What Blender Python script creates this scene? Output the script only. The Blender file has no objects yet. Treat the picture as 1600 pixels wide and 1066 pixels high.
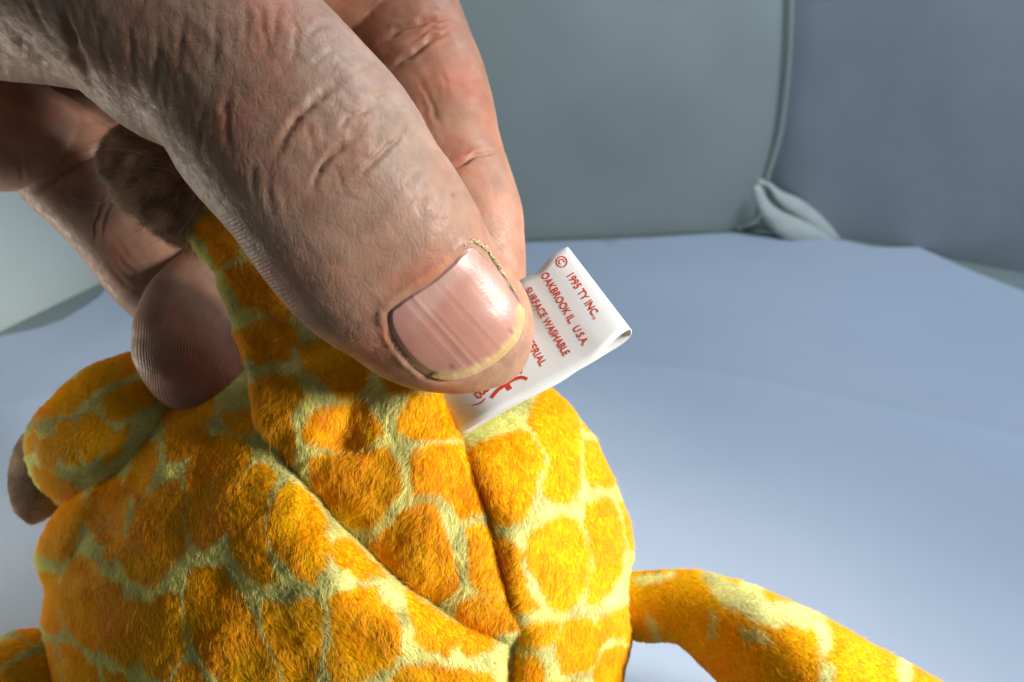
import bpy, bmesh, math, random
import numpy as np
from mathutils import Vector, Matrix
from mathutils.bvhtree import BVHTree
from mathutils.geometry import delaunay_2d_cdt

random.seed(7)
rng = np.random.default_rng(7)
sc = bpy.context.scene
C = sc.collection
S = 0.001                                   # everything below is laid out in millimetres

# ------------------------------------------------------------------ camera
FPX, CX, CY = 1232.0, 800.0, 533.0          # focal length in photo pixels, optical centre
CAM_H, PITCH = 118.0, math.radians(25)
RIGHT = np.array([1.0, 0, 0])
FWD = np.array([0, math.cos(PITCH), -math.sin(PITCH)])
UP = np.array([0, math.sin(PITCH), math.cos(PITCH)])
CAM = np.array([0, 0, CAM_H])
cd = bpy.data.cameras.new('camera'); cam = bpy.data.objects.new('camera', cd); C.objects.link(cam)
cam.location = CAM * S
cam.rotation_euler = (math.pi / 2 - PITCH, 0, 0)
cd.sensor_width = 36; cd.lens = 36 * FPX / 1600
cd.clip_start = 0.005; cd.clip_end = 20
cd.dof.use_dof = True; cd.dof.focus_distance = 0.097; cd.dof.aperture_fstop = 30
sc.camera = cam

# ------------------------------------------------------------------ light and exposure
w = bpy.data.worlds.new('World'); sc.world = w; w.use_nodes = True
bg = w.node_tree.nodes['Background']
bg.inputs[0].default_value = (1.0, 0.97, 0.90, 1); bg.inputs[1].default_value = 0.055

def area_lamp(name, pos, target, size, power, col):
    l = bpy.data.lights.new(name, 'AREA'); l.shape = 'DISK'; l.size = size * S; l.energy = power; l.color = col
    o = bpy.data.objects.new(name, l); C.objects.link(o); o.location = Vector(pos) * S
    o.rotation_euler = (Vector(target) - Vector(pos)).to_track_quat('-Z', 'Y').to_euler()
    return o
def spot_lamp(name, pos, target, radius, power, cone, blend, col):
    l = bpy.data.lights.new(name, 'SPOT'); l.shadow_soft_size = radius * S; l.energy = power; l.color = col
    l.spot_size = math.radians(cone); l.spot_blend = blend
    o = bpy.data.objects.new(name, l); C.objects.link(o); o.location = Vector(pos) * S
    o.rotation_euler = (Vector(target) - Vector(pos)).to_track_quat('-Z', 'Y').to_euler()
    return o
spot_lamp('key_lamp', (318, -28, 172), (18, 95, 46), 45, 13.5, 32, 1.0, (1.0, 0.97, 0.92))
area_lamp('side_lamp', (-160, 128, 38), (-60, 120, 58), 60, 0.055, (1.0, 0.92, 0.74))
area_lamp('top_lamp', (250, 250, 410), (190, 240, 0), 300, 2.2, (0.78, 0.90, 1.0))
sc.view_settings.view_transform = 'Standard'; sc.view_settings.look = 'None'
sc.view_settings.exposure = 0.0; sc.view_settings.gamma = 1.0
sc.view_settings.use_curve_mapping = False

# ------------------------------------------------------------------ helpers
def P(px, py, d):
    px, py, d = np.broadcast_arrays(np.asarray(px, float), np.asarray(py, float), np.asarray(d, float))
    return CAM + ((px - CX) / FPX * d)[..., None] * RIGHT + ((CY - py) / FPX * d)[..., None] * UP + d[..., None] * FWD
def proj(V):
    q = np.asarray(V) - CAM
    d = q @ FWD
    return CX + FPX * (q @ RIGHT) / d, CY - FPX * (q @ UP) / d, d
def floor_pt(px, py, z=0.0):
    r = P(px, py, 1.0) - CAM
    return CAM + r * (z - CAM_H) / r[..., 2:3]

def catmull(pts, n, closed=False):
    p = np.asarray(pts, float); m = len(p)
    if closed:
        idx = lambda i: p[i % m]
        segs = m
    else:
        idx = lambda i: p[min(max(i, 0), m - 1)]
        segs = m - 1
    out = []
    for i in range(segs):
        a, b, c, d = idx(i - 1), idx(i), idx(i + 1), idx(i + 2)
        for k in range(n):
            t = k / n
            out.append(0.5 * (2 * b + (c - a) * t + (2 * a - 5 * b + 4 * c - d) * t * t + (3 * b - a - 3 * c + d) * t ** 3))
    if not closed: out.append(p[-1])
    return np.array(out)
def resample(pl, step, closed=False):
    pl = np.asarray(pl, float)
    if closed: pl = np.vstack([pl, pl[:1]])
    L = np.r_[0, np.cumsum(np.linalg.norm(np.diff(pl, axis=0), axis=1))]
    n = max(2, int(round(L[-1] / step)))
    t = np.linspace(0, L[-1], n + 1)
    o = np.stack([np.interp(t, L, pl[:, i]) for i in range(pl.shape[1])], 1)
    return o[:-1] if closed else o
def seg_dist(x, y, pl, closed=False):
    """distance of points to a polyline"""
    pl = np.asarray(pl, float)
    if closed: pl = np.vstack([pl, pl[:1]])
    best = np.full(x.shape, 1e18)
    for (ax, ay), (bx, by) in zip(pl[:-1], pl[1:]):
        dx, dy = bx - ax, by - ay
        t = np.clip(((x - ax) * dx + (y - ay) * dy) / (dx * dx + dy * dy + 1e-12), 0, 1)
        best = np.minimum(best, (x - ax - t * dx) ** 2 + (y - ay - t * dy) ** 2)
    return np.sqrt(best)
def inside(x, y, pl):
    pl = np.asarray(pl, float); c = np.zeros(x.shape, bool)
    for (ax, ay), (bx, by) in zip(pl, np.roll(pl, -1, axis=0)):
        if ay == by: continue
        c ^= ((ay > y) != (by > y)) & (x < (bx - ax) * (y - ay) / (by - ay) + ax)
    return c
def sdf(x, y, pl):
    d = seg_dist(x, y, pl, True)
    return np.where(inside(x, y, pl), -d, d)
def sstep(a, b, x):
    t = np.clip((x - a) / (b - a), 0, 1); return t * t * (3 - 2 * t)
_lat = rng.random((256, 256))
def vnoise(x, y):
    xi = np.floor(x).astype(int); yi = np.floor(y).astype(int)
    fx = x - xi; fy = y - yi
    fx = fx * fx * (3 - 2 * fx); fy = fy * fy * (3 - 2 * fy)
    g = lambda a, b: _lat[a & 255, b & 255]
    return (g(xi, yi) * (1 - fx) * (1 - fy) + g(xi + 1, yi) * fx * (1 - fy) + g(xi, yi + 1) * (1 - fx) * fy + g(xi + 1, yi + 1) * fx * fy) * 2 - 1
def fbm(x, y, o=3):
    s = 0; a = 1.0
    for i in range(o):
        s = s + a * vnoise(x * 2 ** i + 17.3 * i, y * 2 ** i - 9.1 * i); a *= 0.5
    return s
def bilerp(G, gx, gy):
    gx = np.clip(gx, 0, G.shape[1] - 1.001); gy = np.clip(gy, 0, G.shape[0] - 1.001)
    ix = gx.astype(int); iy = gy.astype(int); fx = gx - ix; fy = gy - iy
    return G[iy, ix] * (1 - fx) * (1 - fy) + G[iy, ix + 1] * fx * (1 - fy) + G[iy + 1, ix] * (1 - fx) * fy + G[iy + 1, ix + 1] * fx * fy

def vnormals(V, F):
    """F: list of faces of mixed size"""
    N = np.zeros_like(V)
    by = {}
    for f in F: by.setdefault(len(f), []).append(f)
    for k, fs in by.items():
        fs = np.array(fs)
        n = np.cross(V[fs[:, 1]] - V[fs[:, 0]], V[fs[:, 2]] - V[fs[:, 0]])
        if k == 4: n = n + np.cross(V[fs[:, 2]] - V[fs[:, 0]], V[fs[:, 3]] - V[fs[:, 0]])
        for j in range(k): np.add.at(N, fs[:, j], n)
    return N / (np.linalg.norm(N, axis=1)[:, None] + 1e-12)

def mesh_obj(name, V, F, mat, parent=None, smooth=True, col=None, attrs=None):
    me = bpy.data.meshes.new(name)
    V = np.asarray(V)
    if isinstance(F, np.ndarray): F = F.tolist()
    me.from_pydata((V * S).tolist(), [], F)
    me.update()
    if smooth: me.shade_smooth()
    if smooth == 'angle': me.set_sharp_from_angle(angle=0.7)
    if col is not None:
        a = me.color_attributes.new('Col', 'FLOAT_COLOR', 'POINT')
        a.data.foreach_set('color', np.c_[col, np.ones(len(col))].astype(np.float32).ravel())
    for k, v in (attrs or {}).items():
        a = me.attributes.new(k, 'FLOAT', 'POINT'); a.data.foreach_set('value', np.asarray(v, np.float32))
    o = bpy.data.objects.new(name, me); C.objects.link(o)
    if mat: me.materials.append(mat)
    if parent is not None: put(o, parent)
    return o
def put(o, parent):
    o.parent = parent
    if parent.parent is None and parent.type == 'EMPTY': o.location = -parent.location
def thing(name, label, cat, base, group=None):
    o = bpy.data.objects.new(name, None); C.objects.link(o)
    o.empty_display_size = 0.01
    o.location = Vector(base) * S
    return tag(o, label, cat, group)
def tag(o, label=None, cat=None, group=None, kind=None):
    if label: o['label'] = label
    if cat: o['category'] = cat
    if group: o['group'] = group
    if kind: o['kind'] = kind
    return o
def srgb(r, g, b):
    f = lambda c: (c / 255 / 12.92) if c / 255 <= 0.04045 else ((c / 255 + 0.055) / 1.055) ** 2.4
    return np.array([f(r), f(g), f(b)])

# ------------------------------------------------------------------ materials
def new_mat(name):
    m = bpy.data.materials.new(name); m.use_nodes = True
    nt = m.node_tree; b = nt.nodes['Principled BSDF']
    return m, nt, b
def nd(nt, t, **kw):
    n = nt.nodes.new(t)
    for k, v in kw.items():
        if k in n.inputs.keys() if isinstance(k, str) else False: n.inputs[k].default_value = v
        else: setattr(n, k, v)
    return n
def noise(nt, vec, scale, detail=3, rough=0.55):
    n = nt.nodes.new('ShaderNodeTexNoise'); n.inputs['Scale'].default_value = scale
    n.inputs['Detail'].default_value = detail; n.inputs['Roughness'].default_value = rough
    nt.links.new(vec, n.inputs['Vector']); return n
def objco(nt, rot=(0, 0, 0), scale=(1, 1, 1)):
    t = nt.nodes.new('ShaderNodeTexCoord'); m = nt.nodes.new('ShaderNodeMapping')
    m.inputs['Rotation'].default_value = rot; m.inputs['Scale'].default_value = scale
    nt.links.new(t.outputs['Object'], m.inputs['Vector']); return m.outputs[0]
def bump(nt, h, dist, strength=1.0, prev=None):
    b = nt.nodes.new('ShaderNodeBump'); b.inputs['Distance'].default_value = dist; b.inputs['Strength'].default_value = strength
    nt.links.new(h, b.inputs['Height'])
    if prev is not None: nt.links.new(prev, b.inputs['Normal'])
    return b.outputs[0]
def mixc(nt, fac, a, b, mode='MIX'):
    m = nt.nodes.new('ShaderNodeMix'); m.data_type = 'RGBA'; m.blend_type = mode
    for s, v in ((m.inputs['Factor'], fac), (m.inputs['A'], a), (m.inputs['B'], b)):
        if isinstance(v, (int, float)): s.default_value = v
        elif isinstance(v, (tuple, list)): s.default_value = v
        else: nt.links.new(v, s)
    return m.outputs['Result']
def ramp(nt, fac, stops):
    r = nt.nodes.new('ShaderNodeValToRGB'); e = r.color_ramp.elements
    while len(e) < len(stops): e.new(0.5)
    for k, (p, c) in zip(e, stops): k.position = p; k.color = (*c, 1) if len(c) == 3 else c
    nt.links.new(fac, r.inputs[0]); return r
def attr(nt, name, out='Color'):
    a = nt.nodes.new('ShaderNodeAttribute'); a.attribute_name = name; return a.outputs[out]

def skin_material():
    m, nt, b = new_mat('skin'); L = nt.links
    base = attr(nt, 'Col')
    co = objco(nt)
    n1 = noise(nt, co, 260, 4)
    r1 = ramp(nt, n1.outputs['Fac'], [(0.3, (0.80, 0.74, 0.72)), (0.7, (1.12, 1.10, 1.08))])
    c = mixc(nt, 1.0, base, r1.outputs[0], 'MULTIPLY')
    rb = ramp(nt, noise(nt, co, 110, 3).outputs['Fac'], [(0.32, (1.16, 0.86, 0.80)), (0.5, (1.0, 1.0, 1.0)), (0.68, (0.94, 1.03, 1.06))])
    c = mixc(nt, 1.0, c, rb.outputs[0], 'MULTIPLY')
    L.new(c, b.inputs['Base Color'])
    b.inputs['Subsurface Weight'].default_value = 0.35
    b.inputs['Subsurface Radius'].default_value = (1.0, 0.35, 0.18)
    b.inputs['Subsurface Scale'].default_value = 0.0022
    b.inputs['Specular IOR Level'].default_value = 0.42
    rr = ramp(nt, noise(nt, co, 900, 3).outputs['Fac'], [(0.3, (0.44,) * 3), (0.7, (0.66,) * 3)])
    L.new(rr.outputs[0], b.inputs['Roughness'])
    # skin lines: two crossing sets of fine cells, stretched across the thumb
    ax = math.radians(-50)
    v1 = nt.nodes.new('ShaderNodeTexVoronoi'); v1.feature = 'DISTANCE_TO_EDGE'; v1.inputs['Scale'].default_value = 1500
    L.new(objco(nt, (0, 0.4, 0.3), (1.0, 1.0, 0.45)), v1.inputs['Vector'])
    e1 = ramp(nt, v1.outputs['Distance'], [(0.0, (0, 0, 0)), (0.22, (1, 1, 1))])
    v2 = nt.nodes.new('ShaderNodeTexVoronoi'); v2.feature = 'DISTANCE_TO_EDGE'; v2.inputs['Scale'].default_value = 2100
    L.new(objco(nt, (0.3, -0.5, 0.2), (1.0, 1.0, 0.7)), v2.inputs['Vector'])
    e2 = ramp(nt, v2.outputs['Distance'], [(0.0, (0, 0, 0)), (0.3, (1, 1, 1))])
    fine = noise(nt, co, 4500, 2)
    pr = attr(nt, 'print', 'Fac')                              # running count of the finger-print ridges
    sn = nt.nodes.new('ShaderNodeMath'); sn.operation = 'SINE'; L.new(pr, sn.inputs[0])
    pm = nt.nodes.new('ShaderNodeMath'); pm.operation = 'MULTIPLY'; L.new(sn.outputs[0], pm.inputs[0]); L.new(attr(nt, 'printamt', 'Fac'), pm.inputs[1])
    dm = nt.nodes.new('ShaderNodeMath'); dm.operation = 'MULTIPLY'; L.new(e1.outputs[0], dm.inputs[0]); L.new(attr(nt, 'dorsal', 'Fac'), dm.inputs[1])
    n = bump(nt, dm.outputs[0], 0.00003, 0.35)
    n = bump(nt, e2.outputs[0], 0.00003, 0.25, n)
    for rot, sc_ in (((0.2, 0.5, 0.9), (1, 1, 0.35)), ((0.4, -0.7, 0.2), (0.4, 1, 1)), ((1.0, 0.2, -0.6), (1, 0.5, 1))):
        nn = noise(nt, objco(nt, rot, sc_), 430, 1.5)
        rl = ramp(nt, nn.outputs['Fac'], [(0.462, (1, 1, 1)), (0.5, (0, 0, 0)), (0.538, (1, 1, 1))])
        mm = nt.nodes.new('ShaderNodeMath'); mm.operation = 'MULTIPLY'; L.new(rl.outputs[0], mm.inputs[0]); L.new(attr(nt, 'dorsal', 'Fac'), mm.inputs[1])
        n = bump(nt, mm.outputs[0], 0.00004, 0.4, n)
    n = bump(nt, fine.outputs['Fac'], 0.00003, 0.15, n)
    n = bump(nt, pm.outputs[0], 0.00003, 0.45, n)
    L.new(n, b.inputs['Normal'])
    return m
def nail_material():
    m, nt, b = new_mat('nail'); L = nt.links
    L.new(attr(nt, 'Col'), b.inputs['Base Color'])
    b.inputs['Roughness'].default_value = 0.30
    b.inputs['Coat Weight'].default_value = 0.3; b.inputs['Coat Roughness'].default_value = 0.16
    b.inputs['Specular IOR Level'].default_value = 0.55
    b.inputs['Subsurface Weight'].default_value = 0.25
    b.inputs['Subsurface Radius'].default_value = (1.0, 0.4, 0.25)
    b.inputs['Subsurface Scale'].default_value = 0.0012
    L.new(bump(nt, noise(nt, objco(nt), 2600, 3).outputs['Fac'], 0.00003, 0.7), b.inputs['Normal'])
    return m
def fabric_base_material():
    m, nt, b = new_mat('plush_backing'); L = nt.links
    n = noise(nt, objco(nt), 1800, 3)
    r = ramp(nt, n.outputs['Fac'], [(0.3, (0.62,) * 3), (0.7, (1.0,) * 3)])
    L.new(mixc(nt, 1.0, attr(nt, 'Col'), r.outputs[0], 'MULTIPLY'), b.inputs['Base Color'])
    b.inputs['Roughness'].default_value = 0.9; b.inputs['Specular IOR Level'].default_value = 0.1
    return m
def fur_material():
    m, nt, b = new_mat('plush_fur'); L = nt.links
    L.new(attr(nt, 'hcol'), b.inputs['Base Color'])
    b.inputs['Roughness'].default_value = 0.42
    b.inputs['Specular IOR Level'].default_value = 0.45
    tr = nt.nodes.new('ShaderNodeBsdfTranslucent'); L.new(attr(nt, 'hcol'), tr.inputs['Color'])
    mx = nt.nodes.new('ShaderNodeMixShader'); mx.inputs[0].default_value = 0.35
    L.new(b.outputs[0], mx.inputs[1]); L.new(tr.outputs[0], mx.inputs[2])
    L.new(mx.outputs[0], nt.nodes['Material Output'].inputs['Surface'])
    return m
def ribbon_material():
    m, nt, b = new_mat('white_satin_ribbon'); L = nt.links
    b.inputs['Base Color'].default_value = (0.86, 0.87, 0.87, 1)
    b.inputs['Roughness'].default_value = 0.48
    b.inputs['Sheen Weight'].default_value = 0.15
    a = attr(nt, 'weave', 'Fac')
    sn = nt.nodes.new('ShaderNodeMath'); sn.operation = 'SINE'; L.new(a, sn.inputs[0])
    n = bump(nt, sn.outputs[0], 0.00001, 0.25)
    n = bump(nt, noise(nt, objco(nt), 5000, 2).outputs['Fac'], 0.00003, 0.5, n)
    L.new(n, b.inputs['Normal'])
    tr = nt.nodes.new('ShaderNodeBsdfTranslucent'); tr.inputs['Color'].default_value = (0.75, 0.74, 0.68, 1)
    mx = nt.nodes.new('ShaderNodeMixShader'); mx.inputs[0].default_value = 0.15
    L.new(b.outputs[0], mx.inputs[1]); L.new(tr.outputs[0], mx.inputs[2])
    L.new(mx.outputs[0], nt.nodes['Material Output'].inputs['Surface'])
    return m
def plain(name, col, rough=0.6, spec=0.3, nscale=None, namp=0.1, bscale=None, bdist=0.0001):
    m, nt, b = new_mat(name); L = nt.links
    b.inputs['Base Color'].default_value = (*col, 1); b.inputs['Roughness'].default_value = rough
    b.inputs['Specular IOR Level'].default_value = spec
    co = objco(nt)
    if nscale:
        r = ramp(nt, noise(nt, co, nscale, 4).outputs['Fac'], [(0.3, tuple(np.array(col) * (1 - namp))), (0.7, tuple(np.array(col) * (1 + namp)))])
        L.new(r.outputs[0], b.inputs['Base Color'])
    if bscale: L.new(bump(nt, noise(nt, co, bscale, 3).outputs['Fac'], bdist, 0.6), b.inputs['Normal'])
    return m
def paper_material(k=1.0):
    m, nt, b = new_mat('white_paper'); L = nt.links
    co = objco(nt)
    r = ramp(nt, noise(nt, co, 14, 3).outputs['Fac'], [(0.3, (0.38 * k, 0.445 * k, 0.555 * k)), (0.7, (0.42 * k, 0.485 * k, 0.595 * k))])
    v = nt.nodes.new('ShaderNodeTexVoronoi'); v.inputs['Scale'].default_value = 16; v.inputs['Randomness'].default_value = 1
    L.new(co, v.inputs['Vector'])
    sp = ramp(nt, v.outputs['Distance'], [(0.04, (0.80, 0.80, 0.84)), (0.10, (1, 1, 1))])
    L.new(mixc(nt, 1.0, r.outputs[0], sp.outputs[0], 'MULTIPLY'), b.inputs['Base Color'])
    b.inputs['Roughness'].default_value = 0.62; b.inputs['Specular IOR Level'].default_value = 0.25
    L.new(bump(nt, noise(nt, co, 30, 2).outputs['Fac'], 0.002, 0.25), b.inputs['Normal'])
    return m
M_skin, M_nail, M_back, M_fur, M_ribbon, M_paper = skin_material(), nail_material(), fabric_base_material(), fur_material(), ribbon_material(), paper_material()
M_red = plain('red_print', (0.62, 0.045, 0.02), 0.6, 0.2)
M_wall = plain('grey_tent_fabric', (0.39, 0.445, 0.43), 0.8, 0.15, 9, 0.10, 1400, 0.0002)
M_wall_right = plain('blue_grey_tent_fabric', (0.37, 0.42, 0.48), 0.8, 0.15, 22, 0.10, 1400, 0.0002)
M_floor = plain('tent_floor_fabric', (0.22, 0.26, 0.26), 0.85, 0.1, 20, 0.1)
M_loop = plain('white_webbing', (0.55, 0.60, 0.57), 0.75, 0.15, 60, 0.08, 2500, 0.0002)

# ------------------------------------------------------------------ the setting: inside of a photo tent
def quad_wall(name, a, b, z1, mat, nx=24, nz=16, wob=1.0, dirn=(0, 1, 0)):
    a = np.array(a); b = np.array(b)
    V = []; F = []
    for j in range(nz + 1):
        for i in range(nx + 1):
            s, t = i / nx, j / nz
            p = a * (1 - s) + b * s; p = p + np.array([0, 0, z1 * t])
            p = p + np.array(dirn) * wob * float(fbm(np.array([s * 4.0 + 3]), np.array([t * 3.0 + a[0] * .01]), 2)[0])
            V.append(p)
    for j in range(nz):
        for i in range(nx):
            k = j * (nx + 1) + i; F.append((k, k + 1, k + nx + 2, k + nx + 1))
    return tag(mesh_obj(name, np.array(V), F, mat), kind='structure')
f0 = [(-700, -200, 0), (700, -200, 0), (700, 600, 0), (-700, 600, 0)]
tag(mesh_obj('floor', np.array(f0, float), [(0, 1, 2, 3)], M_floor, smooth=False), kind='structure')
pb = floor_pt(820, 376)[0:3]; YB = float(pb[1])
# right wall: runs from behind the corner towards the camera on the right
ra, rb_ = floor_pt(1205, 352), floor_pt(1600, 425)
dr = (rb_ - ra) / np.linalg.norm(rb_ - ra)
quad_wall('wall_right', ra - dr * 60, ra + dr * 420, 420, M_wall_right, wob=2.5, dirn=(-dr[1], dr[0], 0))
# left wall
la, lb = floor_pt(215, 415), floor_pt(0, 523)
dl = (lb - la) / np.linalg.norm(lb - la)
quad_wall('wall_left', la - dl * 200, la + dl * 420, 420, M_wall, wob=2.5, dirn=(dl[1], -dl[0], 0))
quad_wall('wall_behind', np.array([-600, YB + 45, 0]), np.array([600, YB + 45, 0]), 420, M_wall, wob=2.0)

def cdt(outline, pts):
    """triangulate outline (n,2) with extra interior points; returns verts (n+m,2), faces; the outline verts come first"""
    n = len(outline)
    vs = [Vector(p) for p in outline] + [Vector(p) for p in pts]
    ed = [(i, (i + 1) % n) for i in range(n)]
    r = delaunay_2d_cdt(vs, ed, [list(range(n))], 1, 1e-6)
    v = np.array([tuple(p) for p in r[0]]); f = [tuple(q) for q in r[2]]
    isb = np.zeros(len(v), bool)
    for i, src in enumerate(r[3]):
        if any(s < n for s in src): isb[i] = True
    return v, f, isb
def slab(name, outline, to_world, thick, mat, step, relief=None, parent=None, back_dir=None):
    """a thin sheet with real thickness: outline in 2-D, to_world(uv)->mm, thick along back_dir"""
    o = resample(outline, step, True)
    lo, hi = o.min(0), o.max(0)
    gx, gy = np.meshgrid(np.arange(lo[0] + step / 2, hi[0], step), np.arange(lo[1] + step / 2, hi[1], step))
    gx, gy = gx.ravel(), gy.ravel()
    keep = inside(gx, gy, o) & (seg_dist(gx, gy, o, True) > step * 0.45)
    v, f, isb = cdt(o, np.c_[gx[keep], gy[keep]])
    W = to_world(v)
    if relief is not None: W = W + relief(v)
    B = W + np.asarray(back_dir) * thick
    n = len(v)
    F = list(f) + [tuple(i + n for i in reversed(q)) for q in f]
    cnt = {}
    for q in f:
        for a, b in zip(q, q[1:] + q[:1]): cnt[(a, b)] = 1
    for (a, b) in list(cnt):
        if (b, a) not in cnt: F.append((b, a, a + n, b + n))
    return mesh_obj(name, np.vstack([W, B]), F, mat, parent, smooth='angle')

# back panel of the tent, a padded cloth flap with a rounded free edge
b0, b1 = floor_pt(820, 377), floor_pt(1150, 361)
bx = (b1 - b0); bx[2] = 0; bx /= np.linalg.norm(bx); bn = np.array([-bx[1], bx[0], 0])
def wall_pt(px, py):
    r = P(px, py, 1.0) - CAM
    t = ((b0 - CAM) @ bn) / (r @ bn)
    return CAM + r * t[..., None]
def wall_uv(px, py):
    q = wall_pt(np.array(px, float), np.array(py, float)) - b0
    return np.stack([q @ bx, q[..., 2]], -1)
edge_px = catmull([(1236, -260), (1236, -120), (1235, 0), (1232, 84), (1226, 152), (1217, 214), (1204, 259), (1195, 290), (1190, 325), (1180, 348), (1150, 358)], 5)
eu = wall_uv(edge_px[:, 0], edge_px[:, 1])
out = np.vstack([[(-330, 0.4)], [(-330, eu[0, 1])], eu, [(eu[-1, 0] - 3, 0.4)]])
def wall_world(v): return b0 + v[:, :1] * bx + v[:, 1:2] * np.array([0, 0, 1.0])
def wall_relief(v):
    edge = seg_dist(v[:, 0], v[:, 1], eu)
    r = 2.2 * fbm(v[:, 0] / 55 + 3, v[:, 1] / 70, 2) - 1.2 * np.exp(-(v[:, 1] / 14) ** 2) + 3.0 * np.exp(-edge / 10)
    return -bn * r[:, None] * -1
wb = tag(slab('wall_back', out, wall_world, 3.0, M_wall, 9, wall_relief, back_dir=bn), kind='structure')

def tube_mesh(path, rad, n=10):
    path = np.asarray(path, float); m = len(path)
    rad = np.broadcast_to(np.asarray(rad, float), (m,))
    T = np.gradient(path, axis=0); T /= np.linalg.norm(T, axis=1)[:, None]
    up = np.array([0.123, 0.456, 0.88]); V = []; F = []
    for i in range(m):
        a = np.cross(T[i], up); a /= np.linalg.norm(a); b = np.cross(T[i], a)
        for k in range(n):
            t = 2 * math.pi * k / n; V.append(path[i] + rad[i] * (math.cos(t) * a + math.sin(t) * b))
    for i in range(m - 1):
        for k in range(n): F.append((i * n + k, i * n + (k + 1) % n, (i + 1) * n + (k + 1) % n, (i + 1) * n + k))
    F.append(tuple(range(n))[::-1]); F.append(tuple((m - 1) * n + k for k in range(n)))
    return np.array(V), F
V, F = tube_mesh(wall_world(resample(eu, 4)) - bn * 0.6, 1.3, 8)
mesh_obj('piping', V, F, M_wall, wb)

# paper sheets on the tent floor
M_paper2 = paper_material(1.07)
def sheet(name, pxs, z, label, relief=None):
    o = floor_pt(np.array([p[0] for p in pxs], float), np.array([p[1] for p in pxs], float), z)[:, :2]
    tw = lambda v: np.c_[v, np.full(len(v), z)]
    s = slab(name, o, tw, 0.26, M_paper2 if z > 1.3 else M_paper, 11, relief, back_dir=(0, 0, -1))
    return tag(s, label, 'paper', 'white paper sheets')
def rel(amp, seed):
    return lambda v: np.c_[np.zeros((len(v), 2)), amp * (1 + fbm(v[:, 0] / 90 + seed, v[:, 1] / 90, 2)) * 0.5]
sheet('paper_sheet', [(-500, 600), (0, 526), (80, 509), (118, 489), (156, 463), (173, 442), (420, 398), (820, 380), (1000, 373), (1135, 364), (1190, 370), (1240, 376), (1300, 400), (1300, 700), (-500, 900)], 0.8,
      'far white paper sheet with its edge along the back cloth', rel(0.0, 2))
cr = floor_pt(1436, 384)
def rel2(v):
    d = np.hypot(v[:, 0] - cr[0], v[:, 1] - cr[1])
    e = np.hypot(v[:, 0] - floor_pt(1290, 372)[0], v[:, 1] - floor_pt(1290, 372)[1])
    return np.c_[np.zeros((len(v), 2)), 1.8 * np.exp(-(d / 22) ** 2) + 2.6 * np.exp(-(e / 26) ** 2)]
sheet('paper_sheet', [(-700, 1250), (-500, 640), (300, 480), (620, 446), (900, 419), (1050, 398), (1200, 382), (1300, 379), (1365, 391), (1403, 391), (1438, 391), (1512, 421), (1600, 455), (1800, 560), (2100, 800), (2000, 1300), (800, 1500)], 1.15,
      'large white paper sheet with curling corner, under the toy', rel2)
sheet('paper_sheet', [(-650, 1250), (-500, 700), (300, 590), (760, 563), (1030, 571), (1200, 596), (1400, 640), (1600, 680), (1900, 780), (1950, 1290), (800, 1480)], 1.40,
      'nearest white paper sheet, its faint edge crossing right of the toy', rel(0.0, 8))

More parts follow.
